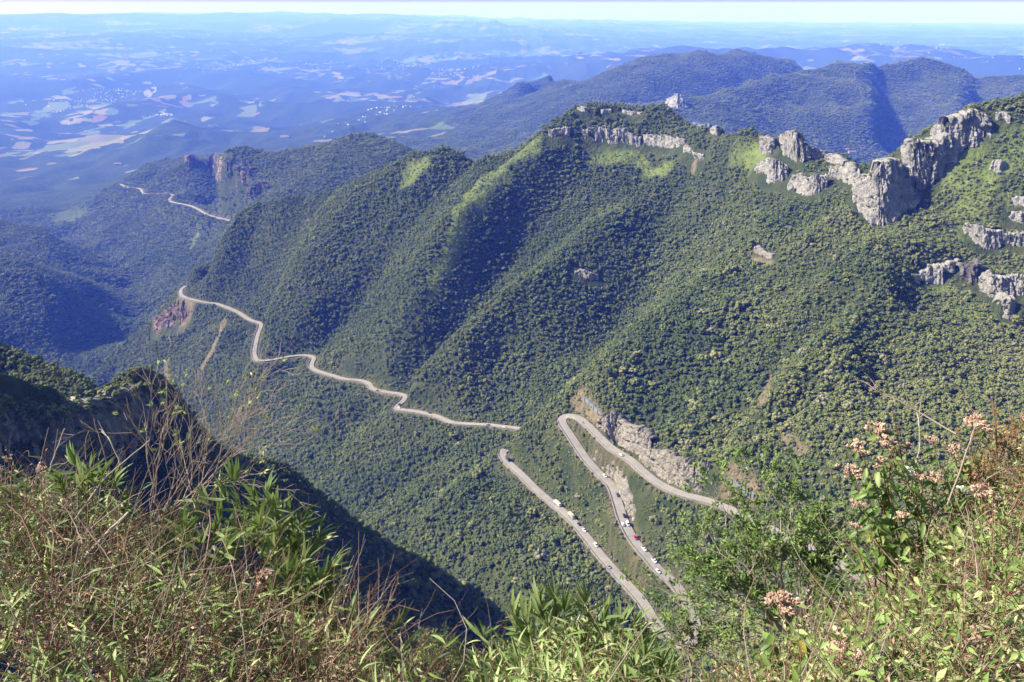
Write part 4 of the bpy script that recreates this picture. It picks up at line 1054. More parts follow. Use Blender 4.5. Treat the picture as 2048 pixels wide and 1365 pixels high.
def wheel_mesh(r, w):
    V, F = [], []
    prof = [(-w / 2, r * .55), (-w / 2, r * .92), (-w * .35, r), (w * .35, r), (w / 2, r * .92), (w / 2, r * .55)]
    for y, q in prof:
        for a in range(14): V.append((math.cos(a * .4488) * q, y, math.sin(a * .4488) * q))
    for j in range(5):
        for a in range(14): F.append((j * 14 + a, j * 14 + (a + 1) % 14, (j + 1) * 14 + (a + 1) % 14, (j + 1) * 14 + a))
    F += [tuple(range(14)), tuple(70 + a for a in range(14))[::-1]]
    me = bpy.data.meshes.new('wheel'); me.from_pydata(V, [], F); me.materials.append(M_TYRE); return me
def rim_mesh(r, w):
    V, F = [], []
    for y, q in ((-w / 2 - .012, r * .52), (-w / 2 - .012, r * .15), (w / 2 + .012, r * .15), (w / 2 + .012, r * .52)):
        for a in range(10): V.append((math.cos(a * .6283) * q, y, math.sin(a * .6283) * q))
    for j in range(3):
        for a in range(10): F.append((j * 10 + a, j * 10 + (a + 1) % 10, (j + 1) * 10 + (a + 1) % 10, (j + 1) * 10 + a))
    me = bpy.data.meshes.new('rim'); me.from_pydata(V, [], F); me.materials.append(PAINT['silver']); return me
RIM_CAR, RIM_TRUCK = rim_mesh(.32, .2), rim_mesh(.48, .28)
WH_CAR, WH_TRUCK, WH_BIKE = wheel_mesh(.32, .2), wheel_mesh(.48, .28), wheel_mesh(.31, .11)
CAR_LOW = [(-2.1, .42, .78, .72), (-1.95, .30, .92, .84), (-1.2, .26, .96, .86), (0, .26, .95, .87), (1.0, .26, .92, .86), (1.85, .30, .80, .82), (2.12, .42, .66, .70)]
CAR_CAB = [(-1.75, .88, .95, .74), (-1.30, .88, 1.36, .72), (-.6, .88, 1.47, .72), (.2, .88, 1.45, .72), (.95, .86, .96, .72)]
CAR_ROOF = [(-1.22, 1.34, 1.40, .62), (-.6, 1.44, 1.51, .62), (.12, 1.42, 1.49, .62)]
VAN_LOW = [(-2.3, .4, 1.0, .8), (-2.2, .3, 1.15, .92), (0, .28, 1.15, .93), (1.4, .28, 1.1, .92), (2.1, .32, .95, .86), (2.3, .45, .75, .75)]
VAN_CAB = [(-2.2, 1.1, 1.7, .84), (-2.0, 1.1, 1.88, .84), (0, 1.1, 1.92, .84), (.9, 1.1, 1.85, .82), (1.6, 1.05, 1.15, .8)]
VAN_ROOF = [(-2.1, 1.86, 1.93, .76), (0, 1.89, 1.97, .76), (.85, 1.83, 1.9, .72)]
PK_CAB = [(-.55, .9, .98, .76), (-.45, .9, 1.55, .74), (.2, .9, 1.62, .74), (.75, .9, 1.5, .74), (1.3, .88, 1.0, .74)]
PK_ROOF = [(-.42, 1.52, 1.6, .66), (.2, 1.6, 1.67, .66), (.68, 1.5, 1.56, .64)]
MESH_CACHE = {}
def cached(k, fn):
    if k not in MESH_CACHE: MESH_CACHE[k] = fn()
    return MESH_CACHE[k]
def child(name, me, root, loc=(0, 0, 0), rot=(0, 0, 0)):
    o = bpy.data.objects.new(name, me); COL.objects.link(o); o.parent = root; o.location = loc; o.rotation_euler = rot; return o
def place_on_road(R_, n_, u, v, heading):
    """nearest station and lane for a photo position"""
    best = None
    for lane in (-1.75, 1.75):
        P = R_ + n_ * lane; uu, vv, _ = proj(P); d = np.hypot(uu - u, vv - v); i = int(np.argmin(d))
        if best is None or d[i] < best[0]: best = (d[i], i, lane)
    _, i, lane = best
    i = min(max(i, 1), len(R_) - 2); p = R_[i] + n_[i] * lane; t = (R_[i + 1] - R_[i - 1]) * heading
    pitch = -math.asin(t[2] / np.linalg.norm(t))
    return (p[0], p[1], p[2] + .1), math.atan2(t[1], t[0]), pitch
def vehicle(kind, color, R_, n_, u, v, lab, heading=1):
    loc, rz, pt = place_on_road(R_, n_, u, v, heading)
    nm = {'car': 'car', 'van': 'van', 'pickup': 'pickup_truck', 'truck': 'truck', 'bike': 'motorcycle'}[kind]
    root = empty(nm, loc, rz); root.rotation_euler = (0, pt, rz); tag(root, lab, nm.replace('_', ' '), 'vehicles on the mountain road')
    p = PAINT[color]
    if kind in ('car', 'van', 'pickup'):
        low, cab, roof, w = {'car': (CAR_LOW, CAR_CAB, CAR_ROOF, 1), 'van': (VAN_LOW, VAN_CAB, VAN_ROOF, 1), 'pickup': (VAN_LOW, PK_CAB, PK_ROOF, 1)}[kind]
        child('body', cached((kind, 'b', color), lambda: body_mesh('body', low, w, p, .04)), root)
        child('window', cached((kind, 'w'), lambda: body_mesh('window', cab, w, M_GLASS, .06)), root)
        child('roof', cached((kind, 'r', color), lambda: body_mesh('roof', roof, w, p, .04)), root)
        if kind == 'pickup': child('cargo_bed', cached('bed', lambda: body_mesh('cargo_bed', [(-2.15, 1.1, 1.22, .78), (-.65, 1.1, 1.22, .78)], 1, M_DARKBED)), root)
        for x in (-1.32, 1.32):
            for y in (-.78, .78): child('rim', RIM_CAR, child('wheel', WH_CAR, root, (x, y, .32)))
    elif kind == 'truck':
        child('chassis', cached('chs', lambda: body_mesh('chassis', [(-4.0, .55, .95, .7), (3.6, .55, .95, .7)], 1, M_CHAS)), root)
        child('cab', cached(('cab', color), lambda: body_mesh('cab', [(2.0, .6, 2.3, 1.1), (2.2, .5, 2.75, 1.15), (3.3, .5, 2.7, 1.15), (3.75, .5, 1.7, 1.12), (3.85, .6, 1.2, 1.0)], 1, p, .05)), root)
        child('window', cached('cabw', lambda: body_mesh('window', [(3.34, 1.75, 2.5, .98), (3.72, 1.72, 1.78, .98)], 1, M_GLASS)), root)
        child('cargo_box', cached(('box', color), lambda: body_mesh('cargo_box', [(-4.1, 1.0, 2.7, 1.2), (-4.0, .95, 2.85, 1.22), (1.7, .95, 2.85, 1.22), (1.8, 1.0, 2.7, 1.2)], 1, M_DARKBED if color == 'black' else p if color == 'white' else M_TARP)), root)
        if color == 'white': child('canvas_cover', cached('tarp', lambda: body_mesh('canvas_cover', [(-3.9, 2.84, 2.95, 1.05), (-1, 2.84, 3.05, 1.08), (1.55, 2.84, 2.95, 1.05)], 1, M_TARP)), root)
        for x in (-3.0, -1.8, 2.9):
            for y in (-.95, .95): child('rim', RIM_TRUCK, child('wheel', WH_TRUCK, root, (x, y, .48)))
    else:
        child('body', cached(('bike', color), lambda: body_mesh('body', [(-.75, .62, .78, .10), (-.3, .45, .82, .15), (.15, .4, .98, .16), (.5, .5, 1.0, .10), (.72, .75, 1.02, .30), (.78, .8, .98, .28)], 1, p)), root)
        for x in (-.66, .68): child('wheel', WH_BIKE, root, (x, 0, .31))
        rd = bpy.data.objects.new('person', rider_mesh()); COL.objects.link(rd); rd.location = loc; rd.rotation_euler = (0, pt, rz)
        tag(rd, 'dark-clothed rider on the ' + lab, 'person', 'motorcycle riders')
    return root
def rider_mesh():
    if 'rider' in MESH_CACHE: return MESH_CACHE['rider']
    J = [(-.15, 0, .88), (-.1, 0, 1.1), (.02, 0, 1.38), (.06, 0, 1.5), (.08, 0, 1.66), (.02, .2, 1.34), (.22, .27, 1.15), (.5, .28, 1.05), (.02, -.2, 1.34), (.22, -.27, 1.15), (.5, -.28, 1.05),
         (.22, .19, .85), (.12, .2, .45), (.24, .2, .4), (.22, -.19, .85), (.12, -.2, .45), (.24, -.2, .4)]
    E = [(0, 1), (1, 2), (2, 3), (3, 4), (2, 5), (5, 6), (6, 7), (2, 8), (8, 9), (9, 10), (0, 11), (11, 12), (12, 13), (0, 14), (14, 15), (15, 16)]
    Rr = [.16, .15, .16, .07, .13, .07, .055, .045, .07, .055, .045, .085, .06, .05, .085, .06, .05]
    me = bpy.data.meshes.new('person'); me.from_pydata(J, E, []); o = bpy.data.objects.new('person_base', me); COL.objects.link(o)
    sk = o.modifiers.new('skin', 'SKIN')
    for d, r in zip(me.skin_vertices[0].data, Rr): d.radius = (r, r)
    me.skin_vertices[0].data[0].use_root = True
    o.modifiers.new('sub', 'SUBSURF').levels = 1
    dg = bpy.context.evaluated_depsgraph_get(); out = bpy.data.meshes.new_from_object(o.evaluated_get(dg)); out.name = 'person'
    bpy.data.objects.remove(o); out.materials.clear(); out.materials.append(PAINT['black']); MESH_CACHE['rider'] = out
    return out
for a in [('truck', 'black', RN, nN, 1015, 921, 'dark lorry at the hairpin end of the lowest near road', -1), ('truck', 'white', RN, nN, 1116, 1012, 'white lorry with a canvas-topped box, higher of two on the lowest near road', -1),
          ('truck', 'silver', RN, nN, 1142, 1035, 'silver-cabbed lorry with a tan load behind the white lorry', -1), ('car', 'black', RN, nN, 1158, 1053, 'black car following the silver-cabbed lorry', -1), ('car', 'white', RN, nN, 1168, 1065, 'white car just behind the black car on the lowest near road', -1),
          ('van', 'white', RN, nN, 1190, 1094, 'white van alone in the middle of the lowest near road', -1), ('car', 'silver', RN, nN, 1222, 1135, 'pale silver car below the white van on the lowest near road', -1),
          ('bike', 'black', RN, nN, 1250, 1162, 'motorcycle, upper of two on the lowest near road', 1), ('bike', 'black', RN, nN, 1285, 1203, 'motorcycle, lower of two on the lowest near road', 1),
          ('car', 'white', RN, nN, 1208, 956, 'white car highest on the middle road', 1), ('car', 'blue', RN, nN, 1234, 992, 'dark blue car at the bend of the middle road', 1), ('car', 'black', RN, nN, 1244, 1033, 'black car just above two white vehicles side by side', 1),
          ('van', 'white', RN, nN, 1256, 1046, 'white van passing a white car on the middle road', 1), ('car', 'white', RN, nN, 1250, 1050, 'white car beside the white van on the middle road', -1), ('car', 'red', RN, nN, 1268, 1081, 'red car on the middle road', 1),
          ('pickup', 'white', RN, nN, 1284, 1102, 'white pickup below the red car', 1), ('bike', 'black', RN, nN, 1290, 1099, 'motorcycle beside the white pickup', -1), ('pickup', 'white', RN, nN, 1304, 1124, 'second white pickup, further down the middle road', 1), ('car', 'white', RN, nN, 1319, 1141, 'white car lowest in the queue on the middle road', 1),
          ('car', 'black', RN, nN, 1342, 1163, 'dark car half hidden by twigs on the middle road', 1), ('car', 'white', RN, nN, 1245, 911, 'white car under the rock cut on the upper road', 1), ('bike', 'black', RN, nN, 1168, 845, 'motorcycle leaving the upper hairpin', 1),
          ('car', 'white', RM, nM, 797, 818, 'white car at the hairpin bend of the distant road', 1), ('car', 'black', RM, nM, 797, 810, 'dark car just behind the hairpin of the distant road', 1), ('car', 'black', RM, nM, 977, 851, 'dark car on the straight of the distant road', 1), ('car', 'white', RM, nM, 1012, 856, 'white car at the near end of the distant road', 1),
          ('car', 'black', RM, nM, 858, 829, 'dark car in the middle of the distant road', 1), ('car', 'black', RM, nM, 754, 782, 'dark car left of the hidden bend on the distant road', 1), ('bike', 'black', RM, nM, 508, 703, 'motorcycle on the left-hand loop of the distant road, lower of two', 1), ('bike', 'black', RM, nM, 511, 689, 'motorcycle on the left-hand loop of the distant road, upper of two', 1),
          ('van', 'white', RF, nF, 394, 417, 'white van furthest along the faraway road', 1), ('van', 'white', RF, nF, 404, 424, 'white van in the middle of three on the faraway road', 1), ('van', 'white', RF, nF, 413, 429, 'white van nearest of three on the faraway road', 1)]:
    vehicle(*a)

# ------------------------------------------------------------------ walls above the road
M_NET = paint('blue_grey_concrete', (.19, .205, .23), .8)
def hillside_wall(uv, hgt, lab, thick=.7, posts=True):
    P = hit_many(uv, 300); L = np.concatenate([[0], np.cumsum(np.linalg.norm(np.diff(P, axis=0), axis=1))]); q = np.arange(0, L[-1], 2.5)
    C_ = np.stack([np.interp(q, L, P[:, k]) for k in range(3)], 1)
    C_[:, 2] = np.convolve(np.pad(C_[:, 2], 3, 'edge'), np.ones(7) / 7, 'valid') + 1.2
    t = np.gradient(C_[:, :2], axis=0); t /= np.linalg.norm(t, axis=1)[:, None]; n = np.stack([t[:, 1], -t[:, 0], 0 * t[:, 0]], 1)
    root = empty('rockfall_wall', tuple(C_[0])); tag(root, lab, 'wall', 'rockfall walls above the road')
    k = len(C_); V = np.concatenate([C_ + n * a + np.array([0, 0, b]) for a, b in ((thick, -3), (thick, hgt), (-thick, hgt), (-thick, -3))]) - C_[0]
    F = [(j * k + i, j * k + i + 1, (j + 1) * k + i + 1, (j + 1) * k + i) for j in range(3) for i in range(k - 1)] + [(0, k, 2 * k, 3 * k), (k - 1, 4 * k - 1, 3 * k - 1, 2 * k - 1)]
    mesh_obj('wall', V, F, M_NET, root)
    pm = cached('post', lambda: body_mesh('post', [(-.2, -3, hgt + .5, .35), (.2, -3, hgt + .5, .35)], 1, MP))
    for i in range(1, k - 1, 3):
        child('post', pm, root, tuple(C_[i] - C_[0] + n[i] * (thick + .2)), (0, 0, math.atan2(t[i, 1], t[i, 0])))
hillside_wall([(1168, 806), (1178, 812), (1188, 822), (1198, 836), (1208, 850)], 1.0, 'blue-grey rockfall wall above the upper hairpin')
hillside_wall([(1459, 973), (1470, 983), (1482, 991), (1494, 998), (1508, 1005)], 1.0, 'blue-grey rockfall wall on the bare bank above the upper road')
def chute(uv, lab, w=.9):
    P = hit_many(uv, 300); q = np.linspace(0, len(P) - 1, 14); C_ = np.stack([np.interp(q, range(len(P)), P[:, k]) for k in range(3)], 1) + np.array([0, 0, 1.0])
    t = np.gradient(C_[:, :2], axis=0); t /= np.linalg.norm(t, axis=1)[:, None] + 1e-9; n = np.stack([t[:, 1], -t[:, 0], 0 * t[:, 0]], 1)
    k = len(C_); prof = ((-w, -2.5), (-w, .5), (-w * .6, .5), (-w * .5, .1), (w * .5, .1), (w * .6, .5), (w, .5), (w, -2.5))
    V = np.concatenate([C_ + n * a + np.array([0, 0, b]) for a, b in prof]); F = [(j * k + i, j * k + i + 1, (j + 1) * k + i + 1, (j + 1) * k + i) for j in range(len(prof) - 1) for i in range(k - 1)]
    o = mesh_obj('drainage_chute', V, F, MR); tag(o, lab, 'drain')
chute([(1492, 996), (1488, 1006), (1483, 1018), (1479, 1026)], 'pale concrete drainage chute running down to the upper road')

# ------------------------------------------------------------------ buildings of the lowland
M_WALLW, M_ROOFT = paint('whitewash', (.55, .53, .50), .8), paint('roof_tile', (.30, .14, .09), .8)
def house(p, L, W, H, rz, lab, roof=True):
    root = empty('house', (p[0], p[1], p[2] - 1), rz); tag(root, lab, 'house', 'lone far buildings')
    V = [(sx * L / 2, sy * W / 2, z) for z in (-4, H) for sx, sy in ((-1, -1), (1, -1), (1, 1), (-1, 1))]
    mesh_obj('wall', V, [(0, 1, 5, 4), (1, 2, 6, 5), (2, 3, 7, 6), (3, 0, 4, 7), (0, 3, 2, 1)], M_WALLW, root)
    e = .6; V = [(-L / 2 - e, -W / 2 - e, H - .1), (L / 2 + e, -W / 2 - e, H - .1), (L / 2 + e, W / 2 + e, H - .1), (-L / 2 - e, W / 2 + e, H - .1), (-L / 2 - e, 0, H + W * .28), (L / 2 + e, 0, H + W * .28)]
    mesh_obj('roof', V, [(0, 1, 5, 4), (2, 3, 4, 5), (0, 4, 3), (1, 2, 5), (3, 2, 1, 0)], M_ROOFT, root)
    wm = cached('farwin', lambda: body_mesh('window', [(-.7, 1.2, 2.8, .06), (.7, 1.2, 2.8, .06)], 1, M_GLASS))
    for k in range(max(2, int(L / 5))): child('window', wm, root, (-L / 2 + (k + .5) * L / max(2, int(L / 5)), -W / 2, 0))
for uv, L, W, H, rz, lab in [((236, 330), 42, 14, 7, .1, 'long white house on the wooded shoulder left of the knoll'), ((252, 333), 18, 10, 5, .5, 'small white house right of the long white one'), ((1703, 307), 30, 12, 8, .2, 'white building seen through the ridge gap'), ((1694, 305), 14, 9, 5, .2, 'smaller white building beside the one in the ridge gap'), ((570, 276), 60, 20, 9, -.1, 'white shed group at the foot of the knoll, on the plain')]:
    h = hit(uv[0], uv[1], 1500)
    if h is not None: house(h, L, W, H, rz, lab)
def town(u, v, ru, rv, n, lab, seed):
    r = np.random.default_rng(seed); P = []
    c0 = hit(u, v, 4000); sx = ru / FPX * c0[1]; e = hit(u, v - rv, 4000); sy = abs((e[1] if e is not None else c0[1] * 1.2) - c0[1])
    for k in range(n):
        x, y = c0[0] + r.normal(0, sx * .6), c0[1] + r.normal(0, sy * .6); P.append((x, y, float(height(x, y))))
    V, F = [], []
    for x, y, z in P:
        L, W, H, a = r.uniform(7, 17), r.uniform(6, 12), r.uniform(4, 9) * (2.5 if r.random() < .08 else 1), r.uniform(0, 3.1); b = len(V)
        for zz in (z - 8, z + H):
            for sx_, sy_ in ((-1, -1), (1, -1), (1, 1), (-1, 1)):
                lx, ly = sx_ * L / 2, sy_ * W / 2; V.append((x + lx * math.cos(a) - ly * math.sin(a), y + lx * math.sin(a) + ly * math.cos(a), zz))
        b2 = len(V); V += [(x - L / 2 * math.cos(a), y - L / 2 * math.sin(a), z + H + W * .25), (x + L / 2 * math.cos(a), y + L / 2 * math.sin(a), z + H + W * .25)]
        F += [(b, b + 1, b + 5, b + 4), (b + 1, b + 2, b + 6, b + 5), (b + 2, b + 3, b + 7, b + 6), (b + 3, b, b + 4, b + 7), (b + 4, b + 5, b2 + 1, b2), (b + 6, b + 7, b2, b2 + 1), (b + 7, b + 4, b2), (b + 5, b + 6, b2 + 1)]
    o = mesh_obj('distant_town', V, F, M_WALLW); tag(o, lab, 'town', kind='stuff')
town(490, 132, 50, 10, 330, 'pale specks of the largest town on the plain', 1); town(225, 186, 60, 7, 220, 'pale specks of the village on the left of the plain', 2); town(805, 132, 40, 8, 150, 'pale specks of the village in the middle of the plain', 3)
town(905, 142, 40, 6, 90, 'pale specks of the hamlet right of the middle village', 4); town(175, 205, 25, 5, 60, 'pale specks of houses strung along a valley road', 5); town(640, 130, 40, 6, 70, 'pale specks between the two larger settlements', 6); town(330, 232, 18, 4, 40, 'pale specks near the small wooded hills', 7); town(760, 225, 35, 12, 60, 'pale specks of farms behind the knoll', 8); town(1980, 112, 60, 3, 120, 'pale specks of a town on the far right', 9)
# ------------------------------------------------------------------ foreground: the brushy brink of the viewpoint
FR = np.random.default_rng(99)
def unit(v):
    v = np.asarray(v, float); return v / (np.linalg.norm(v, axis=-1, keepdims=True) + 1e-12)

# ground of the brink
def brink(x, y):
    r = np.hypot(x, y)
    return CAMZ - 2.45 - .35 * np.clip(y - 1.2, 0, 1.9) - 2.0 * np.clip(y - 3.1, 0, 40) + .10 * np.clip(x, -3, 4) - .9 * np.clip(np.abs(x) - 4.5, 0, 40) * (x < 0) + .12 * fbm2(x / .7, y / .7, 3, 301) - .8 * np.exp(-((x - .55) / 1.0) ** 2) * np.clip(y - .8, 0, 2.3)
gx, gy = np.arange(-7, 8.01, .18), np.arange(-2.5, 11, .18)
bx, by = np.meshgrid(gx, gy)
bz = brink(bx, by)
ii = np.arange(bx.size).reshape(bx.shape)
bme = fast_mesh('ground', np.stack([bx, by, bz], -1).reshape(-1, 3), np.stack([ii[:-1, :-1], ii[:-1, 1:], ii[1:, 1:], ii[1:, :-1]], -1).reshape(-1, 4))
bo = bpy.data.objects.new('ground', bme); COL.objects.link(bo); tag(bo, kind='structure')
MG, nt, bs = new_mat('leaf_litter')
geo = nd(nt, 'ShaderNodeNewGeometry')
rc = ramp(nt, [(.3, (.035, .028, .018)), (.55, (.085, .06, .04)), (.75, (.15, .11, .07))]); nt.links.new(noise_tex(nt, geo.outputs['Position'], 14, 6, .7), rc.inputs[0]); nt.links.new(rc.outputs[0], bs.inputs['Base Color']); bs.inputs['Roughness'].default_value = .95
bm_ = nd(nt, 'ShaderNodeBump'); bm_.inputs['Distance'].default_value = .05; nt.links.new(noise_tex(nt, geo.outputs['Position'], 25, 6, .7), bm_.inputs['Height']); nt.links.new(bm_.outputs[0], bs.inputs['Normal'])
bme.materials.append(MG)

# ---- builders
def leaf_shape(kind, n, droop, fold, twist=0.0):
    """one leaf, unit length along x: left edge, midrib and right edge per station"""
    t = np.linspace(0, 1, n + 1)
    if kind == 'lance': w = .066 * np.sin(np.pi * t ** .72) ** .9
    elif kind == 'ovate': w = .30 * np.sqrt(t + .004) * (1 - t) ** .72 * 1.75
    elif kind == 'linear': w = .034 * np.clip(np.sin(np.pi * t ** .6), 0, 1) ** .6
    else: w = .17 * np.sin(np.pi * t ** .85) ** .8
    w[0] = .006; w[-1] = 0.002
    cx = t; cz = -droop * t ** 2
    tw = twist * t
    V = []
    for k in range(n + 1):
        for s in (-1, 0, 1):
            y, z = s * w[k], abs(s) * w[k] * fold
            V.append((cx[k], y * math.cos(tw[k]) - z * math.sin(tw[k]), cz[k] + y * math.sin(tw[k]) + z * math.cos(tw[k])))
    F = []
    for k in range(n):
        a = 3 * k
        F += [(a, a + 1, a + 4, a + 3), (a + 1, a + 2, a + 5, a + 4)]
    return np.array(V), np.array(F)
def frames(d, up):
    x = unit(d); z = unit(up - (up * x).sum(-1, keepdims=True) * x); y = np.cross(z, x)
    return np.stack([x, y, z], -1)                     # columns
class MB:
    """collects quads (and tints) into one mesh"""
    def __init__(self): self.V, self.F, self.T, self.n = [], [], [], 0
    def add(self, V, F, tint=.5):
        self.V.append(V); self.F.append(F + self.n); self.T.append(np.full(len(V), tint) if np.isscalar(tint) else tint); self.n += len(V)
    def leaves(self, pos, d, up, L, shape, tint):
        V, F = shape
        M = frames(d, up) * np.asarray(L)[:, None, None]
        W = np.einsum('nij,kj->nki', M, V) + pos[:, None]
        m, k = len(pos), len(V)
        Fa = (F[None] + (np.arange(m) * k)[:, None, None]).reshape(-1, 4)
        self.add(W.reshape(-1, 3), Fa, np.repeat(tint, k))
    def tube(self, P, r, sides=5, tint=.5):
        P = np.asarray(P, float); r = np.broadcast_to(r, (len(P),)).astype(float)
        t = unit(np.gradient(P, axis=0)); ref = np.array([.31, .17, .93]); a = unit(np.cross(t, ref)); b = np.cross(t, a)
        an = np.arange(sides) * 2 * math.pi / sides
        ring = P[:, None] + r[:, None, None] * (a[:, None] * np.cos(an)[None, :, None] + b[:, None] * np.sin(an)[None, :, None])
        k = np.arange(len(P) * sides).reshape(len(P), sides)
        F = np.stack([k[:-1], np.roll(k[:-1], -1, 1), np.roll(k[1:], -1, 1), k[1:]], -1).reshape(-1, 4)
        self.add(ring.reshape(-1, 3), F, tint)
    def build(self, name, mat, parent=None, smooth=True, origin=None):
        if not self.V: return None
        V = np.vstack(self.V)
        if origin is not None: V = V - np.asarray(origin)
        me = fast_mesh(name, V, np.vstack(self.F))
        if smooth: me.polygons.foreach_set('use_smooth', np.ones(len(me.polygons), bool))
        a = me.attributes.new('tint', 'FLOAT', 'POINT'); a.data.foreach_set('value', np.concatenate(self.T).astype(np.float32))
        me.materials.append(mat)
        o = bpy.data.objects.new(name, me); COL.objects.link(o)
        if parent: o.parent = parent
        return o
def curve(a, b, bend, n=9, wob=.0):
    a, b = np.asarray(a, float), np.asarray(b, float); t = np.linspace(0, 1, n)[:, None]
    P = a + (b - a) * t + np.asarray(bend) * (4 * t * (1 - t))
    if wob: P[1:-1] += FR.normal(0, wob, (n - 2, 3))
    return P

GREEN = [(0, (.035, .065, .016)), (.35, (.10, .165, .036)), (.65, (.21, .30, .07)), (.85, (.33, .40, .14)), (1, (.42, .42, .18))]
DULL = [(0, (.045, .055, .022)), (.3, (.11, .13, .045)), (.5, (.18, .20, .075)), (.66, (.27, .20, .11)), (.82, (.32, .19, .12)), (1, (.46, .34, .23))]
M_BAMBOO = foliage_mat('bamboo_leaf', 'rand', [(0, (.11, .17, .05)), (.4, (.19, .27, .08)), (.75, (.28, .35, .13)), (1, (.40, .42, .2))], .5, .38, .4)
M_BROAD = foliage_mat('broad_leaf', 'rand', [(0, (.09, .16, .035)), (.45, (.17, .27, .06)), (.8, (.25, .35, .09)), (.97, (.30, .37, .10)), (1, (.48, .42, .07))], .45, .4, .4)
M_GREEN = foliage_mat('small_green_leaf', 'attr', GREEN, .55, .22, .35)
M_DULL = foliage_mat('dry_mixed_leaf', 'attr', DULL, .65, .15, .3)
M_TWIG = foliage_mat('pale_twig', 'attr', [(0, (.10, .05, .03)), (.35, (.20, .09, .055)), (.6, (.26, .18, .13)), (1, (.42, .35, .28))], .7)
M_RED = foliage_mat('autumn_leaf', 'attr', [(0, (.08, .085, .03)), (.3, (.17, .15, .05)), (.6, (.24, .14, .07)), (.85, (.30, .16, .08)), (1, (.40, .32, .10))], .6, .25, .3)
M_HEAD = foliage_mat('seed_head', 'attr', [(0, (.17, .09, .06)), (.4, (.34, .21, .14)), (.75, (.48, .33, .23)), (1, (.60, .47, .36))], .85)
M_WHITE = foliage_mat('white_blossom', 'attr', [(0, (.5, .45, .38)), (1, (.75, .72, .66))], .8)
def shared(kind, n, variants, mat, name='leaf'):
    out = []
    for dr, fo, tw in variants:
        V, F = leaf_shape(kind, n, dr, fo, tw); me = fast_mesh(name, V, F); me.polygons.foreach_set('use_smooth', np.ones(len(me.polygons), bool)); me.materials.append(mat); out.append(me)
    return out
L_BAMBOO = shared('lance', 6, [(.12, .35, .3), (.28, .3, -.5), (.45, .4, .6), (.06, .25, -.2)], M_BAMBOO)
L_BROAD = shared('ovate', 6, [(.25, .3, .2), (.45, .35, -.3), (.15, .25, 0), (.6, .4, .3)], M_BROAD)
L_LINEAR = shared('linear', 5, [(.15, .3, .4), (.35, .3, -.5), (.05, .3, .2)], M_BAMBOO)
SH_SMALL = [leaf_shape('oval', 2, .2, .3), leaf_shape('oval', 2, .45, .35, .4), leaf_shape('lance', 2, .3, .3)]
SH_TINY = [leaf_shape('oval', 2, .2, .3), leaf_shape('oval', 2, .4, .4)]

def leaf_object(mesh, parent, origin, p, d, up, L, wide=1.0):
    M = frames(np.asarray(d, float)[None], np.asarray(up, float)[None])[0]
    o = bpy.data.objects.new('leaf', mesh); COL.objects.link(o); o.parent = parent
    m = Matrix(((M[0, 0] * L, M[0, 1] * L * wide, M[0, 2] * L, p[0] - origin[0]), (M[1, 0] * L, M[1, 1] * L * wide, M[1, 2] * L, p[1] - origin[1]), (M[2, 0] * L, M[2, 1] * L * wide, M[2, 2] * L, p[2] - origin[2]), (0, 0, 0, 1)))
    o.matrix_local = m
    return o

def bamboo(base, tips, lab, leaf_len=.115, per=9, meshes=L_BAMBOO, name='bamboo_plant', extra=0, sprd=1.0):
    """a plant of arching canes; every cane carries fans of long leaves towards its tip"""
    base = np.asarray(base, float); root = empty(name, tuple(base)); tag(root, lab, 'bamboo' if name == 'bamboo_plant' else 'plant', 'leafy plants on the brink in the foreground')
    for tp in tips:
        tp = np.asarray(tp, float); cane = MB()
        h = tp[2] - base[2]
        P = curve(base + FR.normal(0, .03, 3), tp, (0, 0, .10 * abs(h)), 11, .004)
        cane.tube(P - base, np.linspace(.0042, .0012, 11), 5, .35); co = cane.build('cane', M_TWIG, root)
        for f in range(1 + extra):
            q = P[-1] if f == 0 else P[10 - 2 * f - int(FR.integers(0, 2))]
            ax = unit(P[-1] - P[-3]) if f == 0 else unit(unit(P[-1] - P[-3]) + FR.normal(0, .55, 3))
            sd = unit(np.cross(ax, [0, 0, 1.0]) + FR.normal(0, .3, 3)); nm = np.cross(sd, ax)
            for j in range(per):
                k = (j / (per - 1) - .5) * 2
                d = unit(ax * (1.15 - .45 * abs(k)) + sd * k * .95 * sprd + nm * FR.normal(0, .28))
                p = q - ax * leaf_len * FR.uniform(0, .55) * abs(k)
                up = unit(nm + FR.normal(0, .35, 3)); up = up if up[2] > -.2 else -up
                leaf_object(meshes[FR.integers(len(meshes))], co, base, p, d, up, leaf_len * FR.uniform(.7, 1.2), FR.uniform(.85, 1.25))
    return root

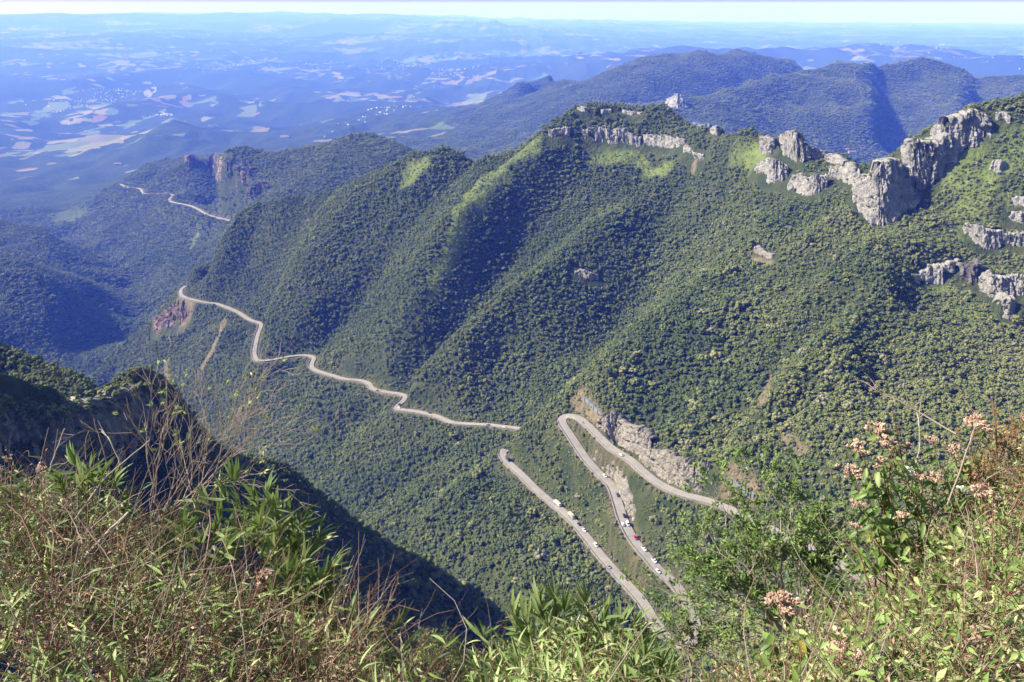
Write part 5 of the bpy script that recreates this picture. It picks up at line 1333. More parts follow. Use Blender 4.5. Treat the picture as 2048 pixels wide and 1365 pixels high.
def flower_head(parent, origin, p, r, flatness=.6, mat=None, tint=(.2, 1), n=None):
    """a dense corymb of tufted florets"""
    m = MB(); n = n or int(150 * (r / .04) ** 1.2) + 40
    V, F = ICO1; F4 = np.column_stack([F, F[:, 2]])
    ctr = [FR.normal(0, 1, 3) * np.array([.5, .5, .32]) * r for _ in range(max(5, n // 9))]
    d = unit(FR.normal(0, 1, (n, 3))); 
    for k in range(n):
        c0 = ctr[k % len(ctr)] + d[k] * r * .30 * FR.uniform(.4, 1)
        c0 = c0 * np.array([1, 1, flatness])
        s = r * FR.uniform(.15, .24)
        tu = FR.uniform(*tint)
        # a floret is a little bundle of bristles: a squat spindle of four quads
        ax = unit(c0 + np.array([0, 0, r * .5]) + FR.normal(0, r * .25, 3)); a = unit(np.cross(ax, FR.normal(0, 1, 3))); b = np.cross(ax, a)
        Q = [c0 - ax * s * .8, c0 + a * s * .7, c0 + b * s * .7, c0 - a * s * .7, c0 - b * s * .7, c0 + ax * s]
        m.add(np.array(Q), np.array([[0, 2, 1, 1], [0, 3, 2, 2], [0, 4, 3, 3], [0, 1, 4, 4], [5, 1, 2, 2], [5, 2, 3, 3], [5, 3, 4, 4], [5, 4, 1, 1]]), tu)
    for k in range(7):
        m.tube(curve((0, 0, -r * 1.0), ctr[k % len(ctr)], (0, 0, 0), 4), .0011, 3, .2)
    V = np.vstack(m.V) + (np.asarray(p) - origin); m.V = [V]; m.F = [np.vstack(m.F)]; m.T = [np.concatenate(m.T)]
    # triangles were stored as degenerate quads: split them cleanly
    Fq = m.F[0]; tri = Fq[:, 2] == Fq[:, 3]
    me = bpy.data.meshes.new('flower_head')
    me.from_pydata([tuple(v) for v in V], [], [tuple(f[:3]) if t else tuple(f) for f, t in zip(Fq.tolist(), tri)])
    a = me.attributes.new('tint', 'FLOAT', 'POINT'); a.data.foreach_set('value', m.T[0].astype(np.float32))
    me.materials.append(mat or M_HEAD)
    o = bpy.data.objects.new('flower_head', me); COL.objects.link(o); o.parent = parent
    return o

def tall_weed(base, stems, lab, leaf=.062, cat='flowering weed', pairs=6, stemr=.0042):
    """stems with drooping opposite leaves, each ending in a seed head; stems: (tip, head radius, white?)"""
    base = np.asarray(base, float); root = empty('flowering_weed', tuple(base)); tag(root, lab, cat, 'leafy plants on the brink in the foreground')
    for tp, r, wh in stems:
        tp = np.asarray(tp, float); st = MB()
        P = curve(base + FR.normal(0, .05, 3) * np.array([1, 1, .2]), tp, FR.normal(0, .03, 3), 12, .004)
        st.tube(P - base, np.linspace(stemr, .0018, 12), 5, FR.uniform(.2, .5))
        so = st.build('stem', M_TWIG, root)
        if r > 0: flower_head(so, base, tp + np.array([0, 0, r * .25]), r, .62, M_WHITE if wh else None)
        for j in range(pairs):
            k = 4 + int(j * 7 / pairs); q = P[k] + (P[min(k + 1, 11)] - P[k]) * FR.random()
            ax = unit(P[min(k + 1, 11)] - P[k - 1]); a = FR.uniform(0, 6.28)
            sd = unit(np.cross(ax, [math.cos(a), math.sin(a), .2]))
            for s in (-1, 1):
                if FR.random() < .12: continue
                d = unit(sd * s + ax * .25 + np.array([0, 0, -.75]) + FR.normal(0, .25, 3))
                leaf_object(L_BROAD[FR.integers(4)], so, base, q, d, unit(np.array([0, -.35, 1.0]) + FR.normal(0, .4, 3)), leaf * .84 * FR.uniform(.6, 1.2) * (1.15 - .04 * j), FR.uniform(.55, .85))
    return root

def branching(mb, a, b, r0, depth, spread, kids, tips, wob=.012, tint=.7):
    L = np.linalg.norm(np.asarray(b) - np.asarray(a))
    P = curve(a, b, FR.normal(0, .06 * L, 3), 8 if depth > 1 else 6, wob * L)
    mb.tube(P, np.linspace(r0, max(r0 * .42, .0008), len(P)), 5 if depth > 1 else 4, np.clip(tint + FR.normal(0, .12), 0, 1))
    if depth == 0:
        tips.append((P[-1], unit(P[-1] - P[-2]))); return
    for k in range(kids):
        t = FR.uniform(.35, 1.0) if k < kids - 1 else 1.0
        i = min(int(t * (len(P) - 1)), len(P) - 1)
        ax = unit(P[min(i + 1, len(P) - 1)] - P[max(i - 1, 0)])
        d = unit(ax + FR.normal(0, spread, 3) + np.array([0, 0, .12]))
        branching(mb, P[i], P[i] + d * L * FR.uniform(.38, .68), max(r0 * (1 - .55 * t) * .75, .0009), depth - 1, spread, kids, tips, wob, tint)

# ---- a) undergrowth that covers the brink: sprigs of small leaves, too many to count
SIL = ([-60, 0, 60, 150, 230, 280, 330, 390, 430, 500, 560, 620, 680, 720, 760, 800, 850, 930, 990, 1060, 1150, 1250, 1330, 1390, 1460, 1540, 1620, 1700, 1760, 1820, 1900, 1960, 2000, 2048, 2110],
       [950, 955, 950, 960, 990, 1040, 1085, 1125, 1150, 1165, 1180, 1195, 1205, 1235, 1275, 1330, 1420, 1400, 1340, 1300, 1290, 1310, 1385, 1425, 1400, 1350, 1310, 1265, 1220, 1150, 1060, 1000, 950, 900, 880])
def canopy_pt(u, D, k=0.0):
    """upper surface of the undergrowth along a bearing; k = depth below it"""
    ve = np.interp(u, *SIL)
    _, ry, rz = ray(u, ve); te = -rz / ry
    De = 3.25 + .25 * np.sin(u / 90.0)
    zb = te * De                                        # drop at the far edge
    near_drop = 1.45
    drop = near_drop + (zb - near_drop) * np.clip((D - 1.25) / (De - 1.25), 0, 1.0) + np.clip(D - De, 0, 3) * 1.3
    x = (u - 1024) / FPX * D / (CP * .92)
    return np.stack([x, D, CAMZ - drop - k], -1)
def undergrowth(name, u0, u1, nsprig, mix, lab, mat, leafL, tint_mu, tint_sd, height_j=.10, seed=0, shapes=SH_SMALL, nl=11, sl=(.10, .26)):
    r = np.random.default_rng(seed); mb = MB(); tw = MB()
    u = r.uniform(u0, u1, nsprig); D = r.uniform(1.3, 3.6, nsprig) ** 1.0
    lumps = fbm2(u / 55.0, D * 3, 2, seed + 5)
    P0 = canopy_pt(u, D, .30 * r.random(nsprig) ** 1.5 + .08 - .20 * lumps - height_j * (r.random(nsprig) < .06) * r.random(nsprig))
    keepm = fbm2(u / 38.0 + 9, D * 4.0, 2, seed + 9) > mix
    P0 = P0[keepm]; n = len(P0)
    d0 = unit(np.column_stack([r.normal(0, .55, n), r.normal(-.15, .5, n), r.uniform(.25, 1.2, n)]))
    Ls = r.uniform(*sl, n)
    tt = np.clip(r.normal(tint_mu, tint_sd, n) + .22 * lumps[keepm], 0, 1)
    for i in range(n):
        tw.tube(np.stack([P0[i] - d0[i] * Ls[i] * .4, P0[i] + d0[i] * Ls[i] * .3 + r.normal(0, .01, 3), P0[i] + d0[i] * Ls[i]]), [.0018, .0014, .0008], 3, r.uniform(.1, .75))
    m = nl
    s = np.tile(np.linspace(.0, 1, m), (n, 1)) + r.normal(0, .04, (n, m))
    pos = P0[:, None] + d0[:, None] * (Ls[:, None] * s)[..., None]
    ld = unit(d0[:, None] * .55 + r.normal(0, .75, (n, m, 3)) + np.array([0, -.05, -.05])); up = unit(np.array([-.35, -.25, 1.0]) + r.normal(0, .55, (n, m, 3)))
    LL = leafL * r.uniform(.55, 1.35, (n, m)) * (1.1 - .45 * s)
    tn = np.clip(tt[:, None] + r.normal(0, .10, (n, m)), 0, 1)
    sel = r.integers(0, len(shapes), (n, m))
    for k, sh in enumerate(shapes):
        q = sel == k
        mb.leaves(pos[q], ld[q], up[q], LL[q], sh, tn[q])
    o = mb.build(name, mat); tag(o, lab, 'undergrowth', kind='stuff')
    if tw.V:
        o2 = tw.build('twig_tangle', M_TWIG); tag(o2, 'tangle of thin twigs inside the ' + lab.split(' on ')[0], 'twigs', kind='stuff')
undergrowth('undergrowth', -60, 790, 2600, -.15, 'small green-leaved undergrowth on the left of the brink', M_GREEN, .027, .42, .28, seed=11)
undergrowth('dry_undergrowth', -60, 830, 2100, -.1, 'dry brownish undergrowth on the left of the brink', M_DULL, .021, .74, .22, seed=12)
undergrowth('undergrowth', 930, 1420, 1500, -.7, 'fresh green undergrowth on the lower middle of the brink', M_GREEN, .034, .55, .2, seed=13)
undergrowth('dry_undergrowth', 1380, 2110, 2300, -.4, 'dry pinkish-brown undergrowth on the right of the brink', M_DULL, .021, .66, .24, seed=14)
undergrowth('undergrowth', 1420, 2110, 2300, -.5, 'small green-leaved undergrowth on the right of the brink', M_GREEN, .028, .55, .26, seed=15)

SH_LANCE = [leaf_shape('lance', 4, .25, .3, .3), leaf_shape('lance', 4, .5, .35, -.4)]
undergrowth('bamboo_undergrowth', -60, 800, 750, -.05, 'long-leaved bamboo undergrowth on the left of the brink', M_GREEN, .085, .62, .24, seed=21, shapes=SH_LANCE, nl=9, sl=(.12, .3))
undergrowth('bamboo_undergrowth', 940, 1320, 420, -.5, 'long-leaved bamboo undergrowth on the lower middle of the brink', M_GREEN, .085, .7, .18, seed=22, shapes=SH_LANCE, nl=9, sl=(.12, .28))
undergrowth('leafy_undergrowth', 1640, 2110, 900, -.3, 'broad-leaved green undergrowth on the right of the brink', M_GREEN, .05, .6, .2, seed=23, shapes=SH_SMALL[:2], nl=8, sl=(.12, .3))
def stem_tangle(u0, u1, n, lab, seed, lo=.2, hi=.85):
    r = np.random.default_rng(seed); mb = MB()
    for k in range(n):
        u, D = r.uniform(u0, u1), r.uniform(1.5, 3.5)
        p = canopy_pt(u, D, r.uniform(.02, .35)); d = unit(np.array([r.normal(0, .55), r.normal(0, .4), r.uniform(.1, 1.1)])); L = r.uniform(.18, .62)
        q = p + d * L; top = canopy_pt(u, D, -.16)[2]
        q[2] = min(q[2], top + .04)
        b = r.normal(0, .10 * L, 3); t_ = np.linspace(0, 1, 6)[:, None]
        mb.tube(p + (q - p) * t_ + b * 4 * t_ * (1 - t_), np.linspace(r.uniform(.0012, .0028), .0007, 6), 4, r.uniform(lo, hi))
    o = mb.build('stem_tangle', M_TWIG); tag(o, lab, 'stems', kind='stuff')
stem_tangle(-40, 800, 1050, 'tangle of thin reddish dry stems on the left of the brink', 71)
stem_tangle(1600, 2100, 330, 'tangle of thin straw and brown stems on the right of the brink', 72, .3, 1.0)
stem_tangle(930, 1450, 160, 'few thin reddish stems under the central bamboo', 73)

# ---- b) bamboo
A3 = lambda u, v, D: np.array(at(u, v, D))
bamboo(A3(560, 1230, 3.1), [A3(*q) for q in ((414, 1000, 3.2), (447, 990, 3.15), (466, 958, 3.2), (398, 1030, 3.0), (480, 1010, 3.1), (510, 1000, 3.05), (534, 985, 3.1))], 'bamboo arching over the dark gully, upper left of the foreground', .12, 9, extra=2)
bamboo(A3(570, 1230, 3.0), [A3(*q) for q in ((550, 1010, 3.0), (580, 1030, 3.05), (604, 1038, 3.1), (560, 1060, 2.95), (590, 1075, 3.0), (640, 1072, 3.05), (520, 1050, 2.9))], 'bamboo with drooping leaves hanging towards the dark slope', .12, 9, extra=2)
bamboo(A3(400, 1240, 2.9), [A3(*q) for q in ((345, 1050, 3.0), (370, 1060, 2.9), (400, 1085, 2.85), (430, 1060, 2.9), (455, 1095, 2.8), (330, 1090, 2.85))], 'bamboo shoots in the middle of the left-hand brush', .115, 9, extra=1)
bamboo(A3(575, 1300, 2.7), [A3(*q) for q in ((668, 1125, 2.8), (655, 1150, 2.75), (640, 1160, 2.7), (600, 1135, 2.75), (575, 1150, 2.7), (615, 1185, 2.65), (650, 1190, 2.7), (545, 1175, 2.65))], 'bright bamboo fan pointing right at the edge of the left-hand brush', .125, 10, extra=1)
bamboo(A3(190, 1110, 3.0), [A3(*q) for q in ((150, 930, 3.1), (180, 940, 3.1), (205, 950, 3.05), (230, 965, 3.0), (165, 960, 2.95), (250, 1000, 3.0), (120, 965, 2.95), (60, 975, 2.9), (25, 990, 2.9))], 'bamboo tuft at the upper left edge of the brush', .105, 9, extra=1)
bamboo(A3(300, 1290, 2.4), [A3(*q) for q in ((190, 1155, 2.5), (230, 1140, 2.5), (270, 1150, 2.45), (310, 1140, 2.45), (350, 1165, 2.4), (390, 1185, 2.4))], 'low bamboo shoots in the lower left of the brush', .105, 9, extra=1)
bamboo(A3(1110, 1420, 2.8), [A3(*q) for q in ((1081, 1205, 2.9), (1108, 1200, 2.9), (1130, 1222, 2.85), (1050, 1240, 2.85), (1030, 1232, 2.9), (1095, 1250, 2.75), (1060, 1275, 2.7), (1015, 1290, 2.75))], 'large bamboo clump at the bottom centre, left half', .12, 9, extra=2)
bamboo(A3(1190, 1420, 2.8), [A3(*q) for q in ((1170, 1203, 2.9), (1208, 1235, 2.85), (1240, 1250, 2.8), (1268, 1248, 2.85), (1284, 1272, 2.85), (1160, 1260, 2.75), (1225, 1290, 2.7), (1280, 1300, 2.7))], 'large bamboo clump at the bottom centre, right half', .12, 9, extra=2)
bamboo(A3(985, 1400, 2.6), [A3(968, 1268, 2.65)], 'single bamboo shoot standing left of the central clump', .11, 6)
bamboo(A3(720, 1420, 2.5), [A3(*q) for q in ((790, 1255, 2.6), (730, 1262, 2.55), (700, 1240, 2.55), (805, 1300, 2.5))], 'sparse bamboo shoots left of the round bush', .11, 7)
bamboo(A3(1060, 1470, 2.3), [A3(*q) for q in ((1000, 1320, 2.4), (1040, 1330, 2.35), (960, 1345, 2.35), (1080, 1345, 2.3), (1015, 1350, 2.3), (1120, 1350, 2.3))], 'narrow-leaved bush in the bottom centre, left', .12, 16, L_LINEAR, 'narrow_leaved_plant', 2, 1.3)
bamboo(A3(1290, 1470, 2.4), [A3(*q) for q in ((1250, 1320, 2.45), (1290, 1310, 2.45), (1320, 1335, 2.45), (1220, 1345, 2.4), (1300, 1350, 2.35), (1340, 1352, 2.4))], 'narrow-leaved bush in the bottom centre, right', .12, 16, L_LINEAR, 'narrow_leaved_plant', 2, 1.3)

# ---- c) flowering weeds on the right
tall_weed(A3(1830, 1180, 3.0), [(A3(1755, 862, 3.1), .042, 0), (A3(1769, 888, 3.05), .030, 0), (A3(1788, 886, 3.15), .022, 0), (A3(1713, 893, 3.1), .034, 0), (A3(1724, 905, 3.05), .028, 0), (A3(1762, 920, 3.0), .02, 0)], 'weed with the tallest dry pink flower heads, left of the right-hand brush', .085, pairs=9)
tall_weed(A3(1820, 1200, 2.95), [(A3(1705, 947, 3.0), .036, 0), (A3(1752, 934, 3.0), .018, 0), (A3(1713, 1009, 2.9), .026, 0), (A3(1714, 1053, 2.9), .026, 0), (A3(1735, 985, 2.95), 0, 0), (A3(1745, 1060, 2.85), 0, 0)], 'weed leaning out left with dry heads one below the other', .09, pairs=9)
tall_weed(A3(1850, 1190, 3.0), [(A3(1813, 895, 3.1), .026, 0), (A3(1797, 906, 3.05), .024, 0), (A3(1841, 956, 3.0), .026, 0), (A3(1867, 953, 3.0), .03, 0), (A3(1821, 942, 3.05), .024, 1), (A3(1802, 1036, 2.85), .036, 0)], 'weed with one white and several pink heads in the middle of the right-hand brush', .085, pairs=9)
tall_weed(A3(1920, 1160, 3.1), [(A3(1865, 880, 3.2), .026, 0), (A3(1905, 900, 3.15), .036, 0), (A3(1949, 850, 3.25), .048, 0), (A3(1973, 857, 3.2), .022, 0), (A3(1885, 930, 3.1), 0, 0), (A3(1930, 915, 3.15), 0, 0)], 'leafy weed with a broad flat pink head, upper right of the brush', .08, pairs=10)
tall_weed(A3(1950, 1200, 2.9), [(A3(1962, 983, 2.95), .044, 0), (A3(1929, 982, 2.95), .022, 1), (A3(1990, 992, 2.95), .018, 1), (A3(1975, 1010, 2.9), 0, 0), (A3(1930, 1020, 2.85), 0, 0), (A3(1900, 1000, 2.9), 0, 0), (A3(2000, 1010, 2.9), 0, 0)], 'leafy weed with white and pink heads on the right', .085, pairs=10)
tall_weed(A3(1580, 1450, 2.3), [(A3(1564, 1213, 2.4), .052, 0), (A3(1545, 1260, 2.35), 0, 0), (A3(1600, 1270, 2.35), 0, 0), (A3(1520, 1300, 2.3), 0, 0), (A3(1625, 1300, 2.3), 0, 0)], 'weed with long arching leaves and one pink head, bottom right of centre', .10, pairs=9)
tall_weed(A3(1710, 1480, 1.9), [(A3(1714, 1330, 1.95), .072, 0), (A3(1682, 1296, 2.0), .028, 0), (A3(1660, 1340, 1.95), 0, 0)], 'weed with the largest round pink seed head, at the bottom right', .07, pairs=5)
tall_weed(A3(1850, 1450, 2.0), [(A3(1850, 1292, 2.1), .062, 0), (A3(1808, 1356, 1.95), .026, 0), (A3(1800, 1290, 2.05), 0, 0), (A3(1790, 1310, 2.0), 0, 0)], 'weed with a loose pink seed head near the lower right corner', .075, pairs=6)
tall_weed(A3(1930, 1330, 2.5), [(A3(1900, 1080, 2.7), 0, 0), (A3(1940, 1090, 2.7), 0, 0), (A3(1870, 1100, 2.65), 0, 0), (A3(1980, 1110, 2.65), 0, 0), (A3(1845, 1140, 2.6), 0, 0)], 'flowerless leafy weed under the right-hand flower heads', .08, pairs=10)
tall_weed(A3(85, 1330, 2.1), [(A3(66, 1198, 2.15), .045, 0), (A3(20, 1250, 2.1), .03, 0)], 'weed with a brown seed head at the lower left edge', .06, pairs=4)
tall_weed(A3(520, 1330, 2.4), [(A3(529, 1155, 2.5), .038, 0), (A3(646, 1258, 2.4), .036, 0), (A3(575, 1240, 2.4), .03, 0)], 'weed with rusty seed heads in the left-hand brush', .05, pairs=3)
tall_weed(A3(95, 1100, 2.8), [(A3(86, 940, 2.9), .028, 0), (A3(20, 920, 2.9), .02, 0)], 'weed with a dark brown seed head at the far left', .05, pairs=4)
tall_weed(A3(310, 1420, 2.0), [(A3(297, 1298, 2.05), .05, 0), (A3(340, 1330, 2.0), .03, 0)], 'weed with a rusty seed head at the bottom left', .05, pairs=3)

# ---- d) bare twiggy shrub on the left
root = empty('bare_shrub', tuple(A3(318, 1080, 3.4))); tag(root, 'bare pale shrub spreading its leafless twigs before the dark cliff', 'shrub')
b0 = A3(312, 1000, 3.4); org = np.array(root.location)
mb = MB(); mb.tube(curve(org, b0, (.02, 0, 0), 6) - org, np.linspace(.012, .009, 6), 6, .75); mb.build('trunk', M_TWIG, root)
tl = []
for (u, v, D) in ((249, 815, 3.5), (290, 800, 3.55), (330, 800, 3.5), (374, 770, 3.6), (421, 790, 3.5), (441, 822, 3.4), (473, 810, 3.5), (503, 806, 3.55), (528, 816, 3.5), (552, 812, 3.6), (560, 834, 3.45), (515, 868, 3.35), (535, 898, 3.3), (395, 830, 3.3), (350, 840, 3.7), (460, 850, 3.3), (300, 850, 3.5), (410, 880, 3.4), (340, 790, 3.4)):
    mb = MB(); tips = []
    b1 = A3(312 + FR.uniform(-12, 95) * (u > 330) + FR.uniform(-30, 10) * (u <= 330), 990 + FR.uniform(-30, 60), 3.4 + FR.normal(0, .05)) - org
    branching(mb, b1, b1 + (A3(u, v, D) - org - b1) * .72, .0036, 3, .36, 3, tips, .006, .78); tl += tips
    mb.build('branch', M_TWIG, root)
for p, d in [tl[i] for i in FR.choice(len(tl), 44, replace=False)]:
    mb = MB(); n = 6
    mb.leaves(np.repeat(p[None], n, 0), unit(d + FR.normal(0, .6, (n, 3))), unit(np.array([0, -.3, 1.]) + FR.normal(0, .4, (n, 3))), FR.uniform(.02, .034, n), SH_SMALL[0], FR.uniform(.65, 1, n)); mb.build('leaf_tuft', M_GREEN, root)

# ---- e) shrub with grey twigs and leaf whorls, right of centre
def whorl_shrub(base, targets, lab, tw_tint, leafL, nleaf, r0=.02, depth=2, kids=4, tint=(.3, .75), spread=.36, keep=1.0, mat=None):
    base = np.asarray(base, float); root = empty('shrub', tuple(base)); tag(root, lab, 'shrub')
    lf = MB(); tips = []
    gz = float(brink(base[0], base[1])); tk = MB(); tk.tube(curve((0, .05, min(gz - base[2], -.1) - .1), (0, 0, .02), (.05, 0, 0), 7), np.linspace(r0 * 1.6, r0 * 1.1, 7), 6, tw_tint); tk.build('trunk', M_TWIG, root)
    for tq in targets:
        mb = MB(); tp = []
        branching(mb, FR.normal(0, .02, 3), (np.asarray(tq) - base) * (.64 if depth < 3 else .88), r0, depth, spread, kids, tp, .012, tw_tint); mb.build('branch', M_TWIG, root); tips += tp
    tips = [t_ for t_ in tips if FR.random() < keep]
    pos = np.array([p for p, _ in tips]); dr = np.array([d for _, d in tips]); n = len(pos)
    k = np.repeat(np.arange(n), nleaf); m = len(k)
    P = pos[k] - dr[k] * (FR.uniform(0, .10, m)[:, None])
    D_ = unit(dr[k] * .7 + FR.normal(0, .7, (m, 3))); U = unit(np.array([-.3, -.2, 1.]) + FR.normal(0, .5, (m, 3)))
    tn = np.clip(np.repeat(FR.uniform(*tint, n), nleaf) + FR.normal(0, .08, m), 0, 1)
    lf.leaves(P, D_, U, leafL * FR.uniform(.6, 1.25, m), SH_SMALL[0], tn)
    o = lf.build('foliage', mat or M_GREEN, root); o['kind'] = 'stuff'
    return root
whorl_shrub(A3(1585, 1262, 6.2), [A3(*q) for q in ((1400, 1120, 6.3), (1430, 1080, 6.4), (1480, 1050, 6.5), (1520, 1035, 6.5), (1560, 1045, 6.4), (1400, 1180, 6.1), (1420, 1220, 6.0), (1470, 1130, 6.2), (1530, 1100, 6.3), (1500, 1190, 6.0), (1590, 1060, 6.4), (1450, 1165, 6.1), (1550, 1150, 6.2))], 'wind-swept shrub with grey twigs and green leaf whorls before the lower bend', 1.0, .05, 14, .017, 3, 4, (.15, .65), .36, .8)
whorl_shrub(A3(1600, 1240, 6.0), [A3(*q) for q in ((1625, 1075, 6.2), (1650, 1085, 6.2), (1610, 1110, 6.1), (1665, 1125, 6.0), (1640, 1150, 6.0))], 'upright green shrub with a bare white limb right of the wind-swept one', 1.0, .05, 14, .018, 3, 4, (.15, .7), .34, .75)
whorl_shrub(A3(1690, 1290, 5.2), [A3(*q) for q in ((1640, 1190, 5.3), (1670, 1180, 5.3), (1700, 1190, 5.2), (1720, 1215, 5.1), (1660, 1220, 5.2))], 'small dark fine-leaved shrub below the road piece on the right', .3, .05, 22, .012, 2, 5, (.05, .35), .5, 1.0)
whorl_shrub(A3(1385, 1330, 6.0), [A3(*q) for q in ((1330, 1245, 6.1), (1350, 1280, 6.0), (1372, 1250, 6.2), (1405, 1265, 6.1), (1440, 1275, 6.0))], 'mostly leafless grey shrub in front of the lowest hairpin', 1.0, .045, 8, .011, 3, 4, (.3, .75), .5, .45)
whorl_shrub(A3(1990, 1240, 3.0), [A3(*q) for q in ((2000, 870, 3.4), (2025, 845, 3.4), (2050, 830, 3.4), (2075, 850, 3.3), (2000, 880, 3.2), (2030, 900, 3.2), (2060, 870, 3.2), (2050, 950, 3.1), (2010, 960, 3.1), (2070, 1000, 3.0), (2030, 1050, 2.9), (2060, 1090, 2.8))], 'rust and orange leaved bush at the right edge', .35, .026, 20, .010, 2, 5, (.15, .95), .5, 1.0, M_RED)
whorl_shrub(A3(1960, 1220, 3.2), [A3(*q) for q in ((1955, 900, 3.4), (1990, 890, 3.4), (1975, 940, 3.3), (1930, 950, 3.3), (2010, 930, 3.3))], 'brown twiggy bush behind the right-hand flower heads', .3, .03, 22, .010, 2, 5, (.3, .8), .5, 1.0, M_DULL)

# ---- f) round bush beyond the brink
def dome_bush(base, rx, ry, rz, n, leafL, lab, mat, tint):
    base = np.asarray(base, float); root = empty('round_bush', tuple(base)); tag(root, lab, 'bush')
    V = unit(FR.normal(0, 1, (n, 3))); V[:, 2] = np.abs(V[:, 2]) * 1.0 - .1
    bump = 1 + .22 * noise3(V[:, 0] * 3, V[:, 1] * 3, V[:, 2] * 3, 5) + .10 * noise3(V[:, 0] * 8, V[:, 1] * 8, V[:, 2] * 8, 6)
    P = V * np.array([rx, ry, rz]) * (bump * FR.uniform(.80, 1.03, n))[:, None]
    lf = MB(); lf.leaves(P, unit(V * .6 + FR.normal(0, .7, (n, 3))), unit(V + FR.normal(0, .6, (n, 3))), leafL * FR.uniform(.6, 1.3, n), SH_TINY[0], np.clip(FR.uniform(*tint, n) + .25 * (bump - 1), 0, 1))
    o = lf.build('foliage', mat, root); o['kind'] = 'stuff'
    tw = MB()
    for k in range(40):
        d = V[k]; tw.tube(curve((0, 0, -.3), d * np.array([rx, ry, rz]) * FR.uniform(.9, 1.15), FR.normal(0, .1, 3), 7, .02), np.linspace(.02, .004, 7), 4, FR.uniform(.1, .6))
    tw.build('branch', M_TWIG, root)
dome_bush(A3(872, 1400, 8.0), .56, .6, 1.12, 13000, .034, 'rounded olive bush below the brink, left of the central bamboo', M_DULL, (.1, .55))

# ---- g) dry stalks and sticks
def stalk(pts, r, lab, tint=.6, twigs=0, group=None, name='dry_stalk'):
    P = np.array([A3(*q) for q in pts]); n = 12
    t = np.linspace(0, len(P) - 1, n); C_ = np.stack([np.interp(t, range(len(P)), P[:, k]) for k in range(3)], 1)
    C_[1:-1] = .25 * C_[:-2] + .5 * C_[1:-1] + .25 * C_[2:]
    C_[1:-1] += FR.normal(0, .0014, (n - 2, 3))
    root = empty(name, tuple(P[0])); tag(root, lab, 'stalk', group)
    mb = MB(); mb.tube(C_ - P[0], np.linspace(r, r * .55, n), 5, tint); mb.build('stem', M_TWIG, root)
    for k in range(twigs):
        i = int(FR.integers(4, n)); d = unit(unit(C_[min(i, n - 1)] - C_[i - 2]) + FR.normal(0, .5, 3)); L = FR.uniform(.05, .14)
        tb = MB(); tb.tube(curve(C_[i - 1] - P[0], C_[i - 1] - P[0] + d * L, FR.normal(0, .01, 3), 5), np.linspace(r * .5, .0007, 5), 4, tint); tb.build('twig', M_TWIG, root)
stalk([(165, 1122, 2.55), (210, 1072, 2.6), (257, 1025, 2.65)], .011, 'thick broken pale stick leaning across the left-hand brush', .95, 0)
stalk([(1912, 868, 3.2), (1850, 832, 3.3), (1790, 798, 3.35), (1737, 775, 3.4)], .0045, 'long bare pinkish branch reaching left above the right-hand brush', .8, 4)
stalk([(1826, 960, 3.1), (1842, 890, 3.15), (1838, 850, 3.15), (1834, 826, 3.2)], .0042, 'whitish bare forked stem among the right-hand flower heads', 1.0, 3)
stalk([(1996, 960, 3.2), (1993, 860, 3.25), (1984, 795, 3.3)], .004, 'upright brown stalk near the orange bush', .4, 3)
stalk([(1940, 900, 3.2), (1950, 850, 3.2), (1958, 822, 3.2)], .0032, 'short pale stalk above the broad flat flower head', .7, 2)
stalk([(1895, 1010, 2.9), (1935, 900, 3.0), (1955, 840, 3.05)], .0042, 'straw-coloured slanting stalk crossing the right-hand leaves', .75, 1)
stalk([(1960, 1330, 2.2), (1880, 1230, 2.4), (1790, 1130, 2.6), (1730, 1060, 2.75)], .004, 'long brown stalk slanting across the lower right brush', .4, 2)
stalk([(1740, 1175, 2.8), (1720, 1110, 2.85), (1695, 1075, 2.9)], .004, 'short red stem at the left rim of the right-hand brush', .3, 2)
stalk([(1805, 930, 3.0), (1795, 870, 3.1), (1783, 815, 3.15)], .0028, 'thin dark stalk above the tallest pink flower heads', .1, 2)
stalk([(85, 990, 3.0), (106, 920, 3.05), (130, 857, 3.1)], .0035, 'straight pale stalk rising left of the bare shrub', .9, 0)
stalk([(172, 920, 3.05), (170, 885, 3.05), (179, 860, 3.05)], .003, 'short curved stalk between two long stalks on the left', .6, 0)
stalk([(235, 985, 3.05), (205, 900, 3.1), (188, 836, 3.15)], .0036, 'reddish stalk leaning left before the cliff', .55, 1)
stalk([(245, 940, 3.1), (220, 880, 3.15), (203, 863, 3.2)], .0034, 'pale forked stalk beside the reddish one', .95, 2)
stalk([(150, 1040, 2.8), (205, 960, 2.95), (300, 880, 3.1)], .004, 'long pale stalk bending right over the left-hand bamboo', .95, 1)
stalk([(318, 1370, 2.2), (335, 1290, 2.3), (345, 1240, 2.35), (372, 1180, 2.4)], .005, 'violet-grey stem rising from the bottom edge at left', .6, 2)
stalk([(352, 1370, 2.2), (372, 1260, 2.35), (402, 1160, 2.5), (424, 1060, 2.7), (418, 1020, 2.8)], .0055, 'tall pinkish-brown stem in front of the left bamboo', .5, 3)
stalk([(485, 1370, 2.3), (500, 1230, 2.45), (525, 1140, 2.6), (545, 1100, 2.7)], .005, 'tall dark pink stem right of the tall brown one', .4, 4)
stalk([(445, 1365, 2.1), (400, 1270, 2.25), (368, 1210, 2.3)], .005, 'pale stem crossing behind the violet one at the bottom', .85, 2)
stalk([(365, 1215, 2.3), (367, 1150, 2.35), (370, 1100, 2.4)], .0038, 'short pale upright stem in the left-hand brush', .9, 1)
stalk([(700, 1365, 2.4), (745, 1290, 2.5), (775, 1210, 2.6), (795, 1165, 2.65)], .0034, 'thin reddish twig left of the round bush', .45, 5)
stalk([(740, 1365, 2.4), (735, 1270, 2.5), (740, 1170, 2.6)], .0034, 'second thin reddish twig left of the round bush', .35, 4)
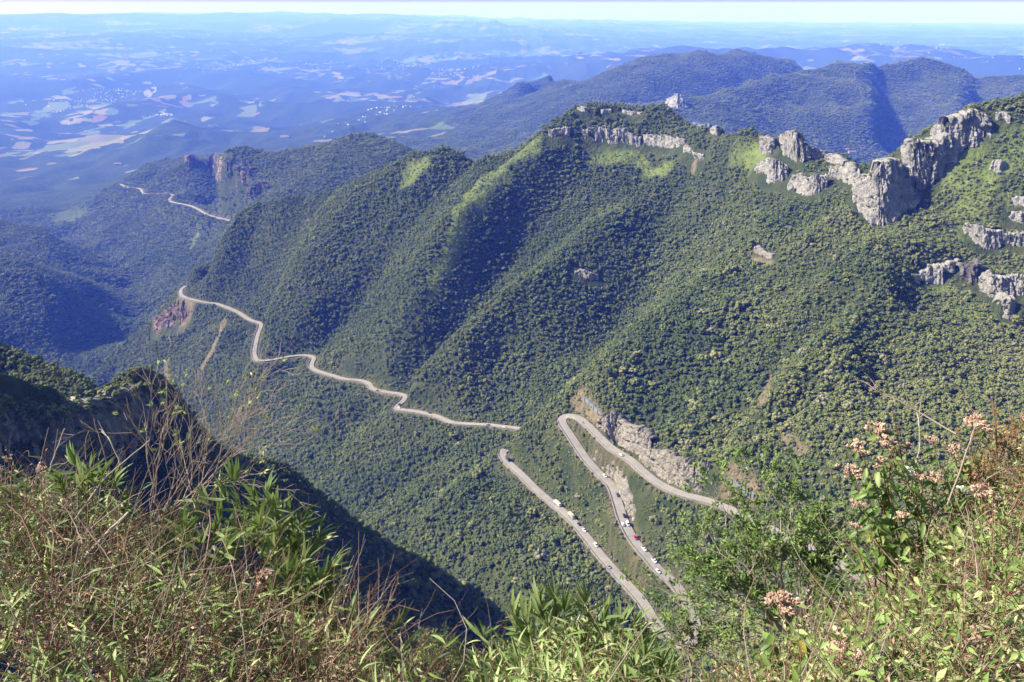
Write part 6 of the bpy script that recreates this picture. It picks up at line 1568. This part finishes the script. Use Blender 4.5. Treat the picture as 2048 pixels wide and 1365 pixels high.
stalk([(690, 1365, 2.35), (705, 1280, 2.45), (700, 1170, 2.55)], .003, 'third thin reddish twig left of the round bush, leftmost', .5, 4)
stalk([(895, 1365, 2.6), (885, 1310, 2.7), (905, 1260, 2.75), (930, 1235, 2.8)], .0032, 'pinkish twig rising in front of the round bush', .5, 4)
for k in range(64):
    left = k < 42
    u = FR.uniform(0, 760) if left else FR.uniform(1650, 2048)
    v0 = np.interp(u, *SIL); D = FR.uniform(2.0, 3.1)
    vb = min(1420, v0 + FR.uniform(80, 330)); du = FR.normal(0, 55)
    stalk([(u, vb, D - .1), (u + du * .5 + FR.normal(0, 8), (vb + v0) / 2, D), (u + du, max(v0 - FR.uniform(-90, 40), vb - 220), D + .05)], FR.uniform(.0016, .003), 'thin reddish-brown stalk in the left-hand brush' if left else 'thin brown stalk in the right-hand brush', FR.uniform(.2, .8), int(FR.integers(0, 3)), 'thin stalks in the left brush' if left else 'thin stalks in the right brush')
# ------------------------------------------------------------------ haze: one even box of bluish air round everything
hz = bpy.data.meshes.new('haze')
x0, x1, y0, y1 = float(GX.min()) - 400, float(GX.max()) + 400, float(GY.min()) - 400, float(GY.max()) + 400
z0, z1 = float(ZZ.min()) - 1.0, max(CAMZ, float(ZZ.max())) + 6.0
hz.from_pydata([(x, y, z) for z in (z0, z1) for y in (y0, y1) for x in (x0, x1)], [], [(0, 2, 3, 1), (4, 5, 7, 6), (0, 1, 5, 4), (2, 6, 7, 3), (0, 4, 6, 2), (1, 3, 7, 5)])
haze = bpy.data.objects.new('haze', hz); COL.objects.link(haze)
tag(haze, 'thin bluish haze filling the air over the valley', 'haze', kind='stuff')
mh = bpy.data.materials.new('haze_air'); mh.use_nodes = True
for n in list(mh.node_tree.nodes):
    if n.type == 'BSDF_PRINCIPLED': mh.node_tree.nodes.remove(n)
pvn = mh.node_tree.nodes.new('ShaderNodeVolumePrincipled')
pvn.inputs['Color'].default_value = HAZE_COL
pvn.inputs['Absorption Color'].default_value = (1, 1, 1, 1)
pvn.inputs['Density'].default_value = HAZE_DENS
pvn.inputs['Anisotropy'].default_value = 0.0
mh.node_tree.links.new(pvn.outputs[0], mh.node_tree.nodes['Material Output'].inputs['Volume'])
hz.materials.append(mh)
